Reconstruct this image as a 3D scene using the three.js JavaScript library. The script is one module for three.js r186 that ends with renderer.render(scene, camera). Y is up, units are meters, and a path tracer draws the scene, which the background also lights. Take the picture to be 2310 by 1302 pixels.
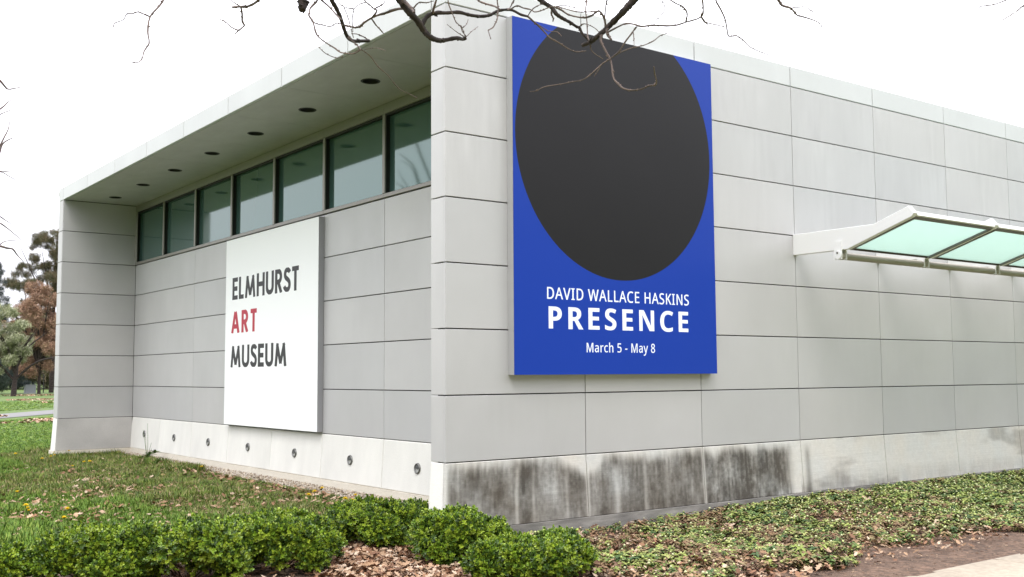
import * as THREE from 'three';
import { mergeGeometries } from 'three/addons/utils/BufferGeometryUtils.js';

// ---------------------------------------------------------------- camera, sky, sun, exposure
const scene = new THREE.Scene();
const camera = new THREE.PerspectiveCamera(30.406, 1024 / 577, 0.1, 3000);
{
  const yaw = 0.6421, pitch = 0.0809, roll = -0.0061;
  const f = new THREE.Vector3(Math.sin(yaw) * Math.cos(pitch), Math.sin(pitch), -Math.cos(yaw) * Math.cos(pitch));
  const r = new THREE.Vector3(Math.cos(yaw), 0, Math.sin(yaw)), u = new THREE.Vector3().crossVectors(r, f);
  const r2 = r.clone().multiplyScalar(Math.cos(roll)).addScaledVector(u, Math.sin(roll));
  const u2 = u.clone().multiplyScalar(Math.cos(roll)).addScaledVector(r, -Math.sin(roll));
  camera.position.set(-5.659, 1.698, 8.653);
  camera.quaternion.setFromRotationMatrix(new THREE.Matrix4().makeBasis(r2, u2, f.clone().negate()));
}
// bright overcast: a white sky a little brighter overhead, and a very soft sun behind the cloud
{
  const w = 256, h = 128, data = new Float32Array(w * h * 4);
  for (let y = 0; y < h; y++) for (let x = 0; x < w; x++) {
    const el = ((y + 0.5) / h - 0.5) * Math.PI, az = (x / w) * Math.PI * 2, s = Math.max(0, Math.sin(el));
    const cloud = 1 + 0.03 * Math.sin(az * 3 + 2 * s) * Math.cos(el) + 0.02 * Math.sin(az * 7 + 5 * s);
    const L = (1.1 + 2.3 * s) * cloud, i = (y * w + x) * 4;
    data[i] = L * 0.99; data[i + 1] = L * 0.995; data[i + 2] = L * 1.06; data[i + 3] = 1;
  }
  const sky = new THREE.DataTexture(data, w, h, THREE.RGBAFormat, THREE.FloatType);
  sky.mapping = THREE.EquirectangularReflectionMapping; sky.magFilter = THREE.LinearFilter; sky.needsUpdate = true;
  scene.background = sky; scene.environment = sky;
}
const sun = new THREE.DirectionalLight(0xfffaf2, 1.1);
sun.position.set(-15, 34, 15); sun.target.position.set(1, 0, -3);
sun.castShadow = true; sun.shadow.radius = 45; sun.shadow.mapSize.set(2048, 2048);
Object.assign(sun.shadow.camera, { left: -30, right: 30, top: 30, bottom: -30, near: 1, far: 120 });
scene.add(sun, sun.target);
const renderer = new THREE.WebGLRenderer({ antialias: true });
renderer.toneMapping = THREE.LinearToneMapping; renderer.toneMappingExposure = 1.12;
renderer.shadowMap.enabled = true;

// ---------------------------------------------------------------- helpers
function mulberry(a) { return () => { a = (a + 0x6d2b79f5) | 0; let t = Math.imul(a ^ (a >>> 15), 1 | a); t = (t + Math.imul(t ^ (t >>> 7), 61 | t)) ^ t; return ((t ^ (t >>> 14)) >>> 0) / 4294967296; }; }
const V = (x, y, z) => new THREE.Vector3(x, y, z), lerp = THREE.MathUtils.lerp, clamp = THREE.MathUtils.clamp;
const ss = (a, b, x) => { const t = clamp((x - a) / (b - a), 0, 1); return t * t * (3 - 2 * t); };
const mod = (a, n) => ((a % n) + n) % n;
function hash(i, j, s) { let h = Math.imul(i, 374761393) ^ Math.imul(j, 668265263) ^ Math.imul(s, 974634777); h = Math.imul(h ^ (h >>> 13), 1274126177); return ((h ^ (h >>> 16)) >>> 0) / 4294967296; }
function vn(x, y, s = 0, px = 1 << 20, py = px) {           // value noise, repeating every px by py cells
  const i = Math.floor(x), j = Math.floor(y), a = x - i, b = y - j, u = a * a * (3 - 2 * a), v = b * b * (3 - 2 * b);
  const c = (p, q) => hash(mod(p, px), mod(q, py), s);
  return lerp(lerp(c(i, j), c(i + 1, j), u), lerp(c(i, j + 1), c(i + 1, j + 1), u), v);
}
function fbm(x, y, s = 0, px = 1 << 16, py = px, n = 4) { let t = 0, a = 0.5, m = 0; for (let k = 0; k < n; k++) { t += a * vn(x, y, s + k, px, py); m += a; a *= 0.5; x *= 2; y *= 2; px *= 2; py *= 2; } return t / m; }
function tex(w, h, fn, srgb = true) {                        // fn(u, v) gives sRGB 0..1 (or plain values)
  const d = new Uint8Array(w * h * 4);
  for (let y = 0; y < h; y++) for (let x = 0; x < w; x++) {
    const c = fn((x + 0.5) / w, (y + 0.5) / h), i = (y * w + x) * 4;
    for (let k = 0; k < 3; k++) d[i + k] = clamp(Math.round((c.length ? c[k] : c) * 255), 0, 255);
    d[i + 3] = 255;
  }
  const t = new THREE.DataTexture(d, w, h); t.wrapS = t.wrapT = THREE.RepeatWrapping; t.magFilter = THREE.LinearFilter; t.minFilter = THREE.LinearMipmapLinearFilter; t.generateMipmaps = true;
  if (srgb) t.colorSpace = THREE.SRGBColorSpace;
  t.needsUpdate = true; return t;
}
const lin = (r, g, b) => new THREE.Color().setRGB(r, g, b);
const std = (o) => new THREE.MeshStandardMaterial({ side: THREE.DoubleSide, ...o });
const phy = (o) => new THREE.MeshPhysicalMaterial({ side: THREE.DoubleSide, ...o });
const taken = new Map();
function numbered(name) { const n = taken.get(name) ?? 0; taken.set(name, n + 1); return n ? name + '_' + String(n).padStart(3, '0') : name; }
function tag(o, label, category, group, kind) { o.userData = { label, category }; if (group) o.userData.group = group; if (kind) o.userData.kind = kind; return o; }
function shade(o) { o.castShadow = true; o.receiveShadow = true; return o; }
function thing(name, label, category, group) { const g = new THREE.Group(); g.name = numbered(name); scene.add(g); return tag(g, label, category, group); }
function part(parent, name, geo, mat) { const m = shade(new THREE.Mesh(geo, mat)); m.name = name; parent.add(m); return m; }
function single(name, geo, mat, label, category, group) { const m = shade(new THREE.Mesh(geo, mat)); m.name = numbered(name); scene.add(m); return tag(m, label, category, group); }
function struct(name, geo, mat) { const m = shade(new THREE.Mesh(geo, mat)); m.name = numbered(name); m.userData = { kind: 'structure' }; scene.add(m); return m; }
function stuffMesh(name, label, category, geo, mat, spots, parent) {   // spots: [Matrix4, Color]
  const m = new THREE.InstancedMesh(geo, mat, spots.length); m.name = parent ? name : numbered(name);
  spots.forEach(([M, c], i) => { m.setMatrixAt(i, M); m.setColorAt(i, c); });
  shade(m); (parent ?? scene).add(m);
  if (parent) m.userData = { kind: 'stuff' }; else tag(m, label, category, undefined, 'stuff');
  return m;
}
function box(x0, x1, y0, y1, z0, z1) { const g = new THREE.BoxGeometry(x1 - x0, y1 - y0, z1 - z0); g.translate((x0 + x1) / 2, (y0 + y1) / 2, (z0 + z1) / 2); return g; }
// a cladding slab: corner o, axes U x V = N, its face t in front of o, arrises cut by c; lean = how far the foot stands out; uv in metres / tile
function slab(o, U, Vv, N, w, h, t, { c = 0.003, lean = 0, footL = 0, footR = 0, tile = 4, uv0 = [0, 0] } = {}) {
  const P = [], T = [];
  const pt = (u, v, n) => { const k = 1 - v / h; return o.clone().addScaledVector(U, u + (u < w / 2 ? -footL : footR) * k).addScaledVector(Vv, v).addScaledVector(N, n + lean * k); };
  const quad = (a, b, cc, d) => { for (const q of [a, b, cc, a, cc, d]) { P.push(...pt(...q).toArray()); T.push((q[0] + uv0[0]) / tile, (q[1] + uv0[1]) / tile); } };
  const B = [[0, 0, -lean * 0], [w, 0, 0], [w, h, 0], [0, h, 0]].map(([u, v]) => [u, v, 0]), M = B.map(([u, v]) => [u, v, t - c]), F = [[c, c, t], [w - c, c, t], [w - c, h - c, t], [c, h - c, t]];
  quad(...F);
  for (let i = 0; i < 4; i++) { const j = (i + 1) % 4; quad(M[i], M[j], F[j], F[i]); quad(B[i], B[j], M[j], M[i]); }
  const g = new THREE.BufferGeometry();
  g.setAttribute('position', new THREE.Float32BufferAttribute(P, 3)); g.setAttribute('uv', new THREE.Float32BufferAttribute(T, 2)); g.computeVertexNormals();
  return g;
}
// a tapering, bending tube through [x, y, z, radius in mm]
function tube(pts, sides = 6, wob = 0, seed = 1) {
  const rnd = mulberry(seed), C = new THREE.CatmullRomCurve3(pts.map((p) => V(p[0], p[1], p[2])), false, 'centripetal');
  const n = Math.max(3, (pts.length - 1) * (sides > 8 ? 6 : 3)), P = [], I = [], T = [];
  let side = null; const L = C.getLength();
  for (let i = 0; i <= n; i++) {
    const t = i / n, c = C.getPoint(t), tan = C.getTangent(t), k = Math.min(pts.length - 2, Math.floor(t * (pts.length - 1))), fr = t * (pts.length - 1) - k;
    const r = lerp(pts[k][3], pts[k + 1][3], fr) / 1000 * (1 + wob * (rnd() - 0.5));
    side = (side ?? (Math.abs(tan.y) < 0.9 ? V(0, 1, 0) : V(1, 0, 0))).clone(); side.addScaledVector(tan, -side.dot(tan)).normalize();
    const up = V().crossVectors(tan, side);
    for (let j = 0; j <= sides; j++) { const a = (j / sides) * Math.PI * 2, q = c.clone().addScaledVector(side, Math.cos(a) * r).addScaledVector(up, Math.sin(a) * r); P.push(q.x, q.y, q.z); T.push(j / sides, t * L * 2); }
    if (i) for (let j = 0; j < sides; j++) { const a = (i - 1) * (sides + 1) + j, b = a + sides + 1; I.push(a, a + 1, b, b, a + 1, b + 1); }
  }
  const e = n * (sides + 1); for (let j = 1; j < sides - 1; j++) I.push(e, e + j, e + j + 1);
  const g = new THREE.BufferGeometry(); g.setAttribute('position', new THREE.Float32BufferAttribute(P, 3)); g.setAttribute('uv', new THREE.Float32BufferAttribute(T, 2)); g.setIndex(I); g.computeVertexNormals();
  return g;
}
const M4 = new THREE.Matrix4(), Q = new THREE.Quaternion(), EU = new THREE.Euler();
const place = (x, y, z, rx, ry, rz, sx, sy = sx, sz = sx) => new THREE.Matrix4().compose(V(x, y, z), new THREE.Quaternion().setFromEuler(new THREE.Euler(rx, ry, rz, 'YXZ')), V(sx, sy, sz));
// leaves as folded blades: list of [base, direction, side, length, width, droop]
function blades(list, segs = 2) {
  const P = [], I = []; let n = 0;
  for (const [b, d, s, len, wid, droop] of list) {
    const up = V().crossVectors(s, d).normalize(); const rows = [];
    for (let i = 0; i <= segs; i++) {
      const t = i / segs, w = wid * (i === 0 ? 0.35 : i === segs ? 0.05 : Math.sin(Math.PI * (0.15 + 0.75 * t))), c = b.clone().addScaledVector(d, len * t); c.y -= droop * len * t * t;
      rows.push([c.clone().addScaledVector(s, -w / 2).addScaledVector(up, w * 0.14), c.clone().addScaledVector(up, -w * 0.05), c.clone().addScaledVector(s, w / 2).addScaledVector(up, w * 0.14)]);
    }
    for (const r of rows) for (const q of r) P.push(q.x, q.y, q.z);
    for (let i = 0; i < segs; i++) for (let k = 0; k < 2; k++) { const a = n + i * 3 + k; I.push(a, a + 1, a + 3, a + 1, a + 4, a + 3); }
    n += rows.length * 3;
  }
  const g = new THREE.BufferGeometry(); g.setAttribute('position', new THREE.Float32BufferAttribute(P, 3)); g.setIndex(I); g.computeVertexNormals();
  g.setAttribute('uv', new THREE.Float32BufferAttribute(new Float32Array(P.length / 3 * 2), 2));
  return g;
}
function dirs(rnd) { const d = V(rnd() * 2 - 1, rnd() * 2 - 1, rnd() * 2 - 1).normalize(); const s = V(rnd() * 2 - 1, rnd() * 2 - 1, rnd() * 2 - 1); s.addScaledVector(d, -s.dot(d)).normalize(); return [d, s]; }
const pick = (rnd, list, jitter = 0.15) => { const c = list[Math.floor(rnd() * list.length)], k = 1 + (rnd() - 0.5) * 2 * jitter; return lin(c[0] * k, c[1] * k, c[2] * k); };

// ---------------------------------------------------------------- the building's module: rows 0.65 m high, bays about 1.785 m wide
const ROW = 0.65, Y0 = 0.85, W = 1.7812, BAY = 1.7888, FIN = 0.26, FINL = 0.317, DEEP = 1.5265, TOP = Y0 + 7 * ROW, COPE = 5.67, COLS = 11, XEND = COLS * W;
const zAt = (k) => -(FIN + k * BAY), ZL = zAt(8), ZEND = ZL - FINL;
const X = V(1, 0, 0), Yv = V(0, 1, 0), Z = V(0, 0, 1), nX = V(-1, 0, 0), nY = V(0, -1, 0), nZ = V(0, 0, -1);

// cladding: satin silver-grey panels, faint runs down the face
const panelTone = (streak, seed) => tex(1024, 1024, (u, v) => {
  const run = fbm(u * 60, v * 9, seed, 60, 9, 3), broad = fbm(u * 6, v * 6, seed + 9, 6, 6, 4), patch = ss(0.45, 0.75, fbm(u * 10, v * 3, seed + 20, 10, 3, 3));
  const k = 0.955 + streak * (run - 0.5) * (0.35 + patch) + 0.05 * (broad - 0.5) + 0.012 * (hash(Math.floor(u * 1024), Math.floor(v * 1024), 5) - 0.5);
  return [k, k, k];
});
const toneCalm = panelTone(0.012, 3), toneRun = panelTone(0.045, 41);
const panelRough = tex(512, 512, (u, v) => 0.5 + 0.22 * (fbm(u * 12, v * 5, 77, 12, 5, 4) - 0.5) + 0.06 * (hash(Math.floor(u * 512), Math.floor(v * 512), 8) - 0.5), false);
const cladTones = [[0.59, 0.582, 0.578], [0.602, 0.592, 0.586], [0.578, 0.572, 0.57], [0.594, 0.582, 0.574]];
const clad = cladTones.map((c) => phy({ color: lin(...c), map: toneCalm, roughness: 1, roughnessMap: panelRough, metalness: 0.25 }));
const cladRun = cladTones.map((c) => phy({ color: lin(...c), map: toneRun, roughness: 1, roughnessMap: panelRough, metalness: 0.25 }));
const copeMat = phy({ color: lin(0.66, 0.67, 0.665), map: toneCalm, roughness: 0.45, metalness: 0.15 });
const darkGap = std({ color: lin(0.035, 0.033, 0.03), roughness: 0.9 });
const roofMat = std({ color: lin(0.58, 0.575, 0.57), roughness: 0.9 });

const museum = thing('museum_building', 'low grey panel-clad museum building with deep recessed wall and concrete base', 'building');
part(museum, 'wall_core', mergeGeometries([
  box(0.05, XEND, 0, 5.58, -0.2, -0.06), box(0.05, DEEP, 0, 5.58, -FIN + 0.05, -0.2), box(DEEP + 0.1, XEND, 0, 5.58, -15.2, -0.2), box(0.05, DEEP + 0.1, 0, 5.58, ZEND + 0.02, ZL - 0.05),
]), darkGap);
part(museum, 'roof', box(0.055, XEND, 5.56, 5.655, -15.2, -0.055), roofMat);

// long wall: seven rows of panels, coping above
const G = 0.006, rndP = mulberry(11);
const tone = (set) => set[Math.floor(rndP() * set.length)];
for (let i = 0; i < COLS; i++) for (let j = 0; j < 7; j++) {
  const x0 = i * W + (i ? G * 0.8 : 0), x1 = (i + 1) * W - G * 0.8, y = Y0 + j * ROW, h = ROW - G * 2;
  part(museum, 'wall_panel', slab(V(x0, y + G, -0.04 + (rndP() - 0.5) * 0.0016), X, Yv, Z, x1 - x0, h, 0.04, { uv0: [x0 + j * 1.37, y + i * 0.77] }), tone(j >= 4 ? cladRun : clad));
}
for (let i = 0; i < COLS; i++) part(museum, 'coping', slab(V(i * W + (i ? 0.007 : 0), TOP + G, -0.05), X, Yv, Z, W - (i ? 0.014 : 0.007), COPE - TOP - G, 0.05, { uv0: [i * 1.9, 2], c: 0.006 }), copeMat);
// end pier of the long wall and far pier of the recess
for (let j = 0; j < 7; j++) {
  const y = Y0 + j * ROW + G, h = ROW - 2 * G;
  part(museum, 'pier_panel', slab(V(0.04, y, -FIN), Z, Yv, nX, FIN - 0.0405, h, 0.04, { uv0: [j * 0.9, y] }), clad[1]);
  part(museum, 'pier_panel', slab(V(DEEP, y, -FIN + 0.04), nX, Yv, nZ, DEEP - 0.0405, h, 0.04, { uv0: [j, y] }), clad[0]);
  part(museum, 'pier_panel', slab(V(0.04, y, ZEND), Z, Yv, nX, FINL - 0.005, h, 0.04, { uv0: [j * 0.7, y] }), clad[1]);
  part(museum, 'return_panel', slab(V(0.012, y, ZL - 0.04), X, Yv, Z, DEEP - 0.016, h, 0.04, { uv0: [j * 1.1, y] }), tone(clad));
}
// fascia over the recess
for (let k = -1; k < 9; k++) {
  const zr = k < 0 ? -0.0505 : zAt(k) - 0.009, zl = k < 0 ? -FIN + 0.009 : k === 8 ? ZEND : zAt(k + 1) + 0.009;
  part(museum, 'fascia_panel', slab(V(0.05, TOP + 0.004, zl), Z, Yv, nX, zr - zl, COPE - TOP - 0.004, 0.05, { uv0: [k * 1.3, 1.1], c: 0.006 }), copeMat);
}
// recessed wall below the windows: five rows; the last two bays share one panel
const spans = [[0, 1], [1, 2], [2, 3], [3, 4], [4, 5], [5, 6], [6, 8]];
for (const [a, b] of spans) for (let j = 0; j < 5; j++) {
  const zr = zAt(a) - 0.004, zl = zAt(b) + 0.004, y = Y0 + j * ROW + (j ? G : G);
  part(museum, 'recess_panel', slab(V(DEEP + 0.04, y, zl), Z, Yv, nX, zr - zl, ROW - 2 * G, 0.04, { uv0: [a * 1.7 + j, y + a] }), tone(clad));
}
// soffit: one board to a bay, each with the hole of its downlight
{
  const s = new THREE.Shape([[0, 0], [DEEP - 0.062, 0], [DEEP - 0.062, BAY - 0.006], [0, BAY - 0.006]].map(([a, b]) => new THREE.Vector2(a, b)));
  const hole = new THREE.Path(); hole.absarc(0.8 - 0.06, (BAY - 0.006) / 2, 0.108, 0, Math.PI * 2, true); s.holes.push(hole);
  const g = new THREE.ExtrudeGeometry(s, { depth: 0.02, bevelEnabled: false, curveSegments: 20 }); g.rotateX(-Math.PI / 2);   // y up: shape v runs to -z
  for (let k = 0; k < 8; k++) { const m = part(museum, 'soffit_board', g, clad[0]); m.position.set(0.06, TOP + 0.004, zAt(k) - 0.003); }
}
// strip of windows under the soffit
const glassMat = phy({ color: lin(0.06, 0.115, 0.105), roughness: 0.05, metalness: 0, ior: 2.2, specularColor: lin(0.76, 1, 0.95) });
const frameMat = phy({ color: lin(0.3, 0.285, 0.26), roughness: 0.4, metalness: 0.35 });
const gasket = std({ color: lin(0.012, 0.012, 0.012), roughness: 0.6 });
for (let k = 0; k < 8; k++) {
  const win = new THREE.Group(); win.name = 'window'; museum.add(win);
  const zr = zAt(k), zl = zAt(k + 1);
  part(win, 'glass', box(DEEP + 0.06, DEEP + 0.075, 4.14, 5.3, zl + 0.02, zr - 0.02), glassMat);
  part(win, 'mullion', slab(V(DEEP, 4.165, zl - 0.034), Z, Yv, nX, 0.068, 5.26 - 4.165, 0.022, { c: 0.004 }), frameMat);
  part(win, 'gasket', mergeGeometries([box(DEEP + 0.001, DEEP + 0.07, 4.15, 5.28, zl - 0.03, zl + 0.03), box(DEEP + 0.003, DEEP + 0.07, 5.235, 5.29, zl + 0.031, zr - 0.031)]), gasket);
  part(win, 'head', slab(V(DEEP, 5.262, zl + 0.001), Z, Yv, nX, zr - zl - 0.002, TOP - 5.262, 0.024, { c: 0.004 }), frameMat);
  part(win, 'sill', slab(V(DEEP + 0.065, 4.106, zl + 0.001), Z, Yv, nX, zr - zl - 0.002, 0.056, 0.088, { c: 0.005 }), frameMat);
}
part(museum, 'end_mullion', slab(V(DEEP, 4.165, ZL + 0.0355), Z, Yv, nX, 0.05, 1.095, 0.02, { c: 0.003 }), frameMat);

// concrete plinth: battered blocks one row high on a projecting footing
const LEAN = 0.042, LIP = 0.2;
const concBump = tex(512, 512, (u, v) => 0.6 * fbm(u * 24, v * 24, 5, 24, 24, 4) + 0.4 * hash(Math.floor(u * 512), Math.floor(v * 512), 3), false);
// grime on the long wall's plinth, where it lies: heavy over the first three blocks, patches further on
const grime = tex(2048, 192, (u, v) => {
  const x = u * 16, y = v;                                       // metres along, 0 foot to 1 head of block
  const run = 0.6 * fbm(x * 9, y * 1.6, 60, 1 << 16, 1 << 16, 5) + 0.4 * fbm(x * 34, y * 3, 66, 1 << 16, 1 << 16, 2), spot = fbm(x * 30, y * 20, 61), blot = fbm(x * 3.2, y * 2, 62), fine = hash(Math.floor(u * 2048), Math.floor(v * 192), 63);
  const edge = 0.93 + 0.2 * (fbm(x * 2.4, 3.3, 64) - 0.5) - 0.22 * ss(0.55, 0.75, fbm(x * 1.7, 9.1, 65)) + 0.14 * (run - 0.5);
  let m = ss(edge + 0.1, edge - 0.16, y) * (0.66 + 0.8 * (run - 0.5) + 0.4 * (spot - 0.5) + 0.9 * (blot - 0.5));
  const reach = ss(0.0, 0.08, x + 0.05 * (run - 0.5)) * ss(5.25, 4.95, x + 0.25 * (blot - 0.5));
  m *= reach;
  if (x > 3.58 && x < 5.1) m = m * 1.28;
  const joint = Math.abs(x / W - Math.round(x / W)) * W, clean = Math.exp(-Math.pow(joint / 0.03, 2)) * 0.75;
  m *= 1 - clean;
  for (const [cx, w, a, y0] of [[0.86, 0.03, 0.55, 0.85], [1.07, 0.025, 0.35, 0.8], [1.5, 0.03, 0.3, 0.7], [2.2, 0.04, 0.5, 0.75], [2.62, 0.03, 0.45, 0.85], [2.95, 0.02, 0.2, 0.7]]) m *= 1 - a * Math.exp(-Math.pow((x - cx - 0.02 * (y - 0.5)) / w, 2)) * ss(y0 + 0.1, y0 - 0.05, y);
  m += 0.5 * Math.exp(-Math.pow((x - 0.94 - 0.01 * fine) / 0.022, 2)) * ss(0.4, 0.55, y) * ss(0.85, 0.72, y);
  m += 0.42 * Math.exp(-Math.pow((x - 5.46) / 0.05, 2)) * ss(1, 0.7, y) * (0.6 + spot * 0.6);
  m += x > 5.3 ? 0.28 * ss(0.5, 0.75, fbm(x * 1.3, y * 2.5, 70)) * (0.5 + run) + 0.12 * ss(0.45, 0.1, y) * run * 2 : 0;
  m = clamp(m, 0, 1);
  const n = 0.03 * (fine - 0.5) + 0.05 * (spot - 0.5), L = [0.8, 0.79, 0.765], D = [0.3, 0.285, 0.262];
  const warm = 0.03 * (blot - 0.5);
  return [lerp(L[0], D[0], m) + n + warm, lerp(L[1], D[1], m) + n, lerp(L[2], D[2], m) + n - warm];
});
grime.wrapS = grime.wrapT = THREE.ClampToEdgeWrapping;
const pale = tex(1024, 512, (u, v) => { const b = fbm(u * 8, v * 4, 80, 8, 4), r = fbm(u * 30, v * 10, 81, 30, 10, 3), f = hash(Math.floor(u * 1024), Math.floor(v * 512), 82), k = 0.89 + 0.07 * (b - 0.5) + 0.03 * (r - 0.5) + 0.02 * (f - 0.5); return [k, k * 0.992, k * 0.965]; });
const dull = tex(512, 512, (u, v) => { const b = fbm(u * 6, v * 6, 90, 6, 6), f = hash(Math.floor(u * 512), Math.floor(v * 512), 92), k = 0.72 + 0.16 * (b - 0.5) + 0.03 * (f - 0.5); return [k, k * 0.985, k * 0.97]; });
// footing: soil thrown up by rain lies on it as specks and tide marks
const splash = tex(1024, 256, (u, v) => {
  const b = fbm(u * 20, v * 6, 95, 20, 6), f = hash(Math.floor(u * 1024), Math.floor(v * 256), 96), tide = 0.5 + 0.4 * (fbm(u * 14, 2, 97, 14, 8) - 0.5), soil = ss(tide + 0.18, tide - 0.25, v) * (0.35 + 0.9 * (b - 0.3)), speck = f > 0.86 - 0.25 * ss(0.6, 0.2, v) && b > 0.42 ? 0.35 : 0;
  const m = clamp(soil * 0.55 + speck, 0, 1); return [lerp(0.87, 0.5, m), lerp(0.845, 0.43, m), lerp(0.79, 0.34, m)];
});
const splashGrey = tex(1024, 256, (u, v) => { const b = fbm(u * 24, v * 6, 101, 24, 6), f = hash(Math.floor(u * 1024), Math.floor(v * 256), 102), k = 0.53 + 0.3 * (b - 0.5) + 0.05 * (f - 0.5); return [k, k * 0.975, k * 0.94]; });
const conc = (map) => std({ map, color: 0xffffff, roughness: 0.92, bumpMap: concBump, bumpScale: 0.003 });
const plinthGrimy = conc(grime), plinthPale = conc(pale), plinthDull = conc(dull), footPale = conc(splash), footGrey = conc(splashGrey);
for (let i = 0; i < COLS; i++) {
  const x0 = i * W + (i ? 0.004 : 0), w = W - 0.004 - (i ? 0.004 : 0), g = slab(V(x0, LIP, -0.04), X, Yv, Z, w, Y0 - LIP - 0.004, 0.04, { c: 0.006, lean: LEAN, footL: i ? 0 : LEAN, tile: 1 });
  const uv = g.attributes.uv; for (let q = 0; q < uv.count; q++) uv.setXY(q, (uv.getX(q) + x0) / 16, clamp(uv.getY(q) / (Y0 - LIP), 0.01, 0.99));
  part(museum, 'plinth_block', g, plinthGrimy);
}
part(museum, 'plinth_block', slab(V(0.04, LIP, -FIN), Z, Yv, nX, FIN - 0.0405, Y0 - LIP - 0.004, 0.04, { c: 0.006, lean: LEAN, footR: LEAN + 0.04, tile: 4 }), plinthPale);
for (let k = 0; k < 8; k++) part(museum, 'plinth_block', slab(V(DEEP + 0.04, LIP, zAt(k + 1) + 0.005), Z, Yv, nX, BAY - 0.01, Y0 - LIP - 0.004, 0.04, { c: 0.009, lean: LEAN, uv0: [k * 1.3, 0] }), plinthPale);
part(museum, 'plinth_block', slab(V(0.004, LIP, ZL - 0.04), X, Yv, Z, DEEP - 0.01, Y0 - LIP - 0.004, 0.04, { c: 0.006, lean: LEAN, footL: LEAN }), plinthDull);
part(museum, 'plinth_block', slab(V(0.04, LIP, ZEND), Z, Yv, nX, FINL - 0.004, Y0 - LIP - 0.004, 0.04, { c: 0.006, lean: LEAN, footR: LEAN }), plinthPale);
const foot = (name, x0, x1, z0, z1, mat, along) => {
  const g = box(x0, x1, -0.35, LIP - 0.002, z0, z1), p = g.attributes.position, uv = g.attributes.uv;
  for (let i = 0; i < p.count; i++) uv.setXY(i, (along ? p.getZ(i) : p.getX(i)) / 6, p.getY(i) > 0 ? 1 : 1 - 0.552 / 0.32);
  part(museum, name, g, mat);
};
foot('footing', -LEAN - 0.025, XEND, -FIN, LEAN + 0.025, footGrey, false);
foot('footing', DEEP - LEAN - 0.012, DEEP + 0.1, ZL, -FIN - 0.001, footPale, true);
foot('footing', -LEAN - 0.025, DEEP, ZEND - 0.02, ZL + LEAN + 0.02, footPale, false);

// downlights in the soffit and round lights in the plinth
{
  const ring = new THREE.LatheGeometry([[0.1, 0], [0.104, -0.006], [0.122, -0.006], [0.126, 0], [0.122, 0.003]].map(([r, y]) => new THREE.Vector2(r, y)), 28);
  const can = new THREE.LatheGeometry([[0.103, 0.0], [0.098, 0.06], [0.085, 0.13], [0.0, 0.14]].map(([r, y]) => new THREE.Vector2(r, y)), 24);
  const bulb = new THREE.LatheGeometry([[0, 0.07], [0.045, 0.075], [0.06, 0.1], [0.03, 0.138]].map(([r, y]) => new THREE.Vector2(r, y)), 18);
  const black = std({ color: lin(0.014, 0.014, 0.013), roughness: 0.5 }), lens = phy({ color: lin(0.04, 0.04, 0.04), roughness: 0.2 });
  const nth = ['', 'first', 'second', 'third', 'fourth', 'fifth', 'sixth', 'seventh'];
  for (let k = 1; k < 8; k++) {
    const d = thing('downlight', 'unlit black round soffit downlight, ' + nth[8 - k] + ' from the far pier of the recess', 'downlight', 'downlights in a row along the soffit');
    d.position.set(0.8, TOP + 0.003, zAt(k + 0.5));
    part(d, 'trim', ring, black); part(d, 'housing', can, black); part(d, 'lamp', bulb, lens);
  }
  const bez = new THREE.LatheGeometry([[0.046, 0.004], [0.05, 0.016], [0.06, 0.02], [0.068, 0.014], [0.07, 0]].map(([r, y]) => new THREE.Vector2(r, y)), 28);
  const disc = new THREE.LatheGeometry([[0, 0.01], [0.03, 0.008], [0.047, 0.003]].map(([r, y]) => new THREE.Vector2(r, y)), 24);
  const hood = new THREE.SphereGeometry(0.047, 18, 8, 0, Math.PI, 0, Math.PI / 2); hood.scale(1, 0.42, 1);
  const steel = phy({ color: lin(0.2, 0.2, 0.19), roughness: 0.45, metalness: 0.6 }), lensPale = phy({ color: lin(0.55, 0.55, 0.52), roughness: 0.25 }), dark = std({ color: lin(0.05, 0.05, 0.048), roughness: 0.6 });
  const tilt = Math.atan2(LEAN, Y0 - LIP);
  for (let k = 1; k < 8; k++) {
    const d = thing('plinth_light', 'small round metal light in the pale plinth, ' + nth[8 - k] + ' from the far pier of the recess', 'wall light', 'round lights along the recessed plinth');
    const y = 0.52, out = LEAN * (1 - (y - LIP) / (Y0 - LIP));
    d.position.set(DEEP - out - 0.001, y, zAt(k + 0.5)); d.rotation.z = Math.PI / 2 - tilt;     // lathe axis +y turned to -x
    part(d, 'bezel', bez, steel); part(d, 'lens', disc, lensPale); const h = part(d, 'hood', hood, dark); h.rotation.y = Math.PI / 2; h.position.y = 0.006;
  }
}

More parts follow.
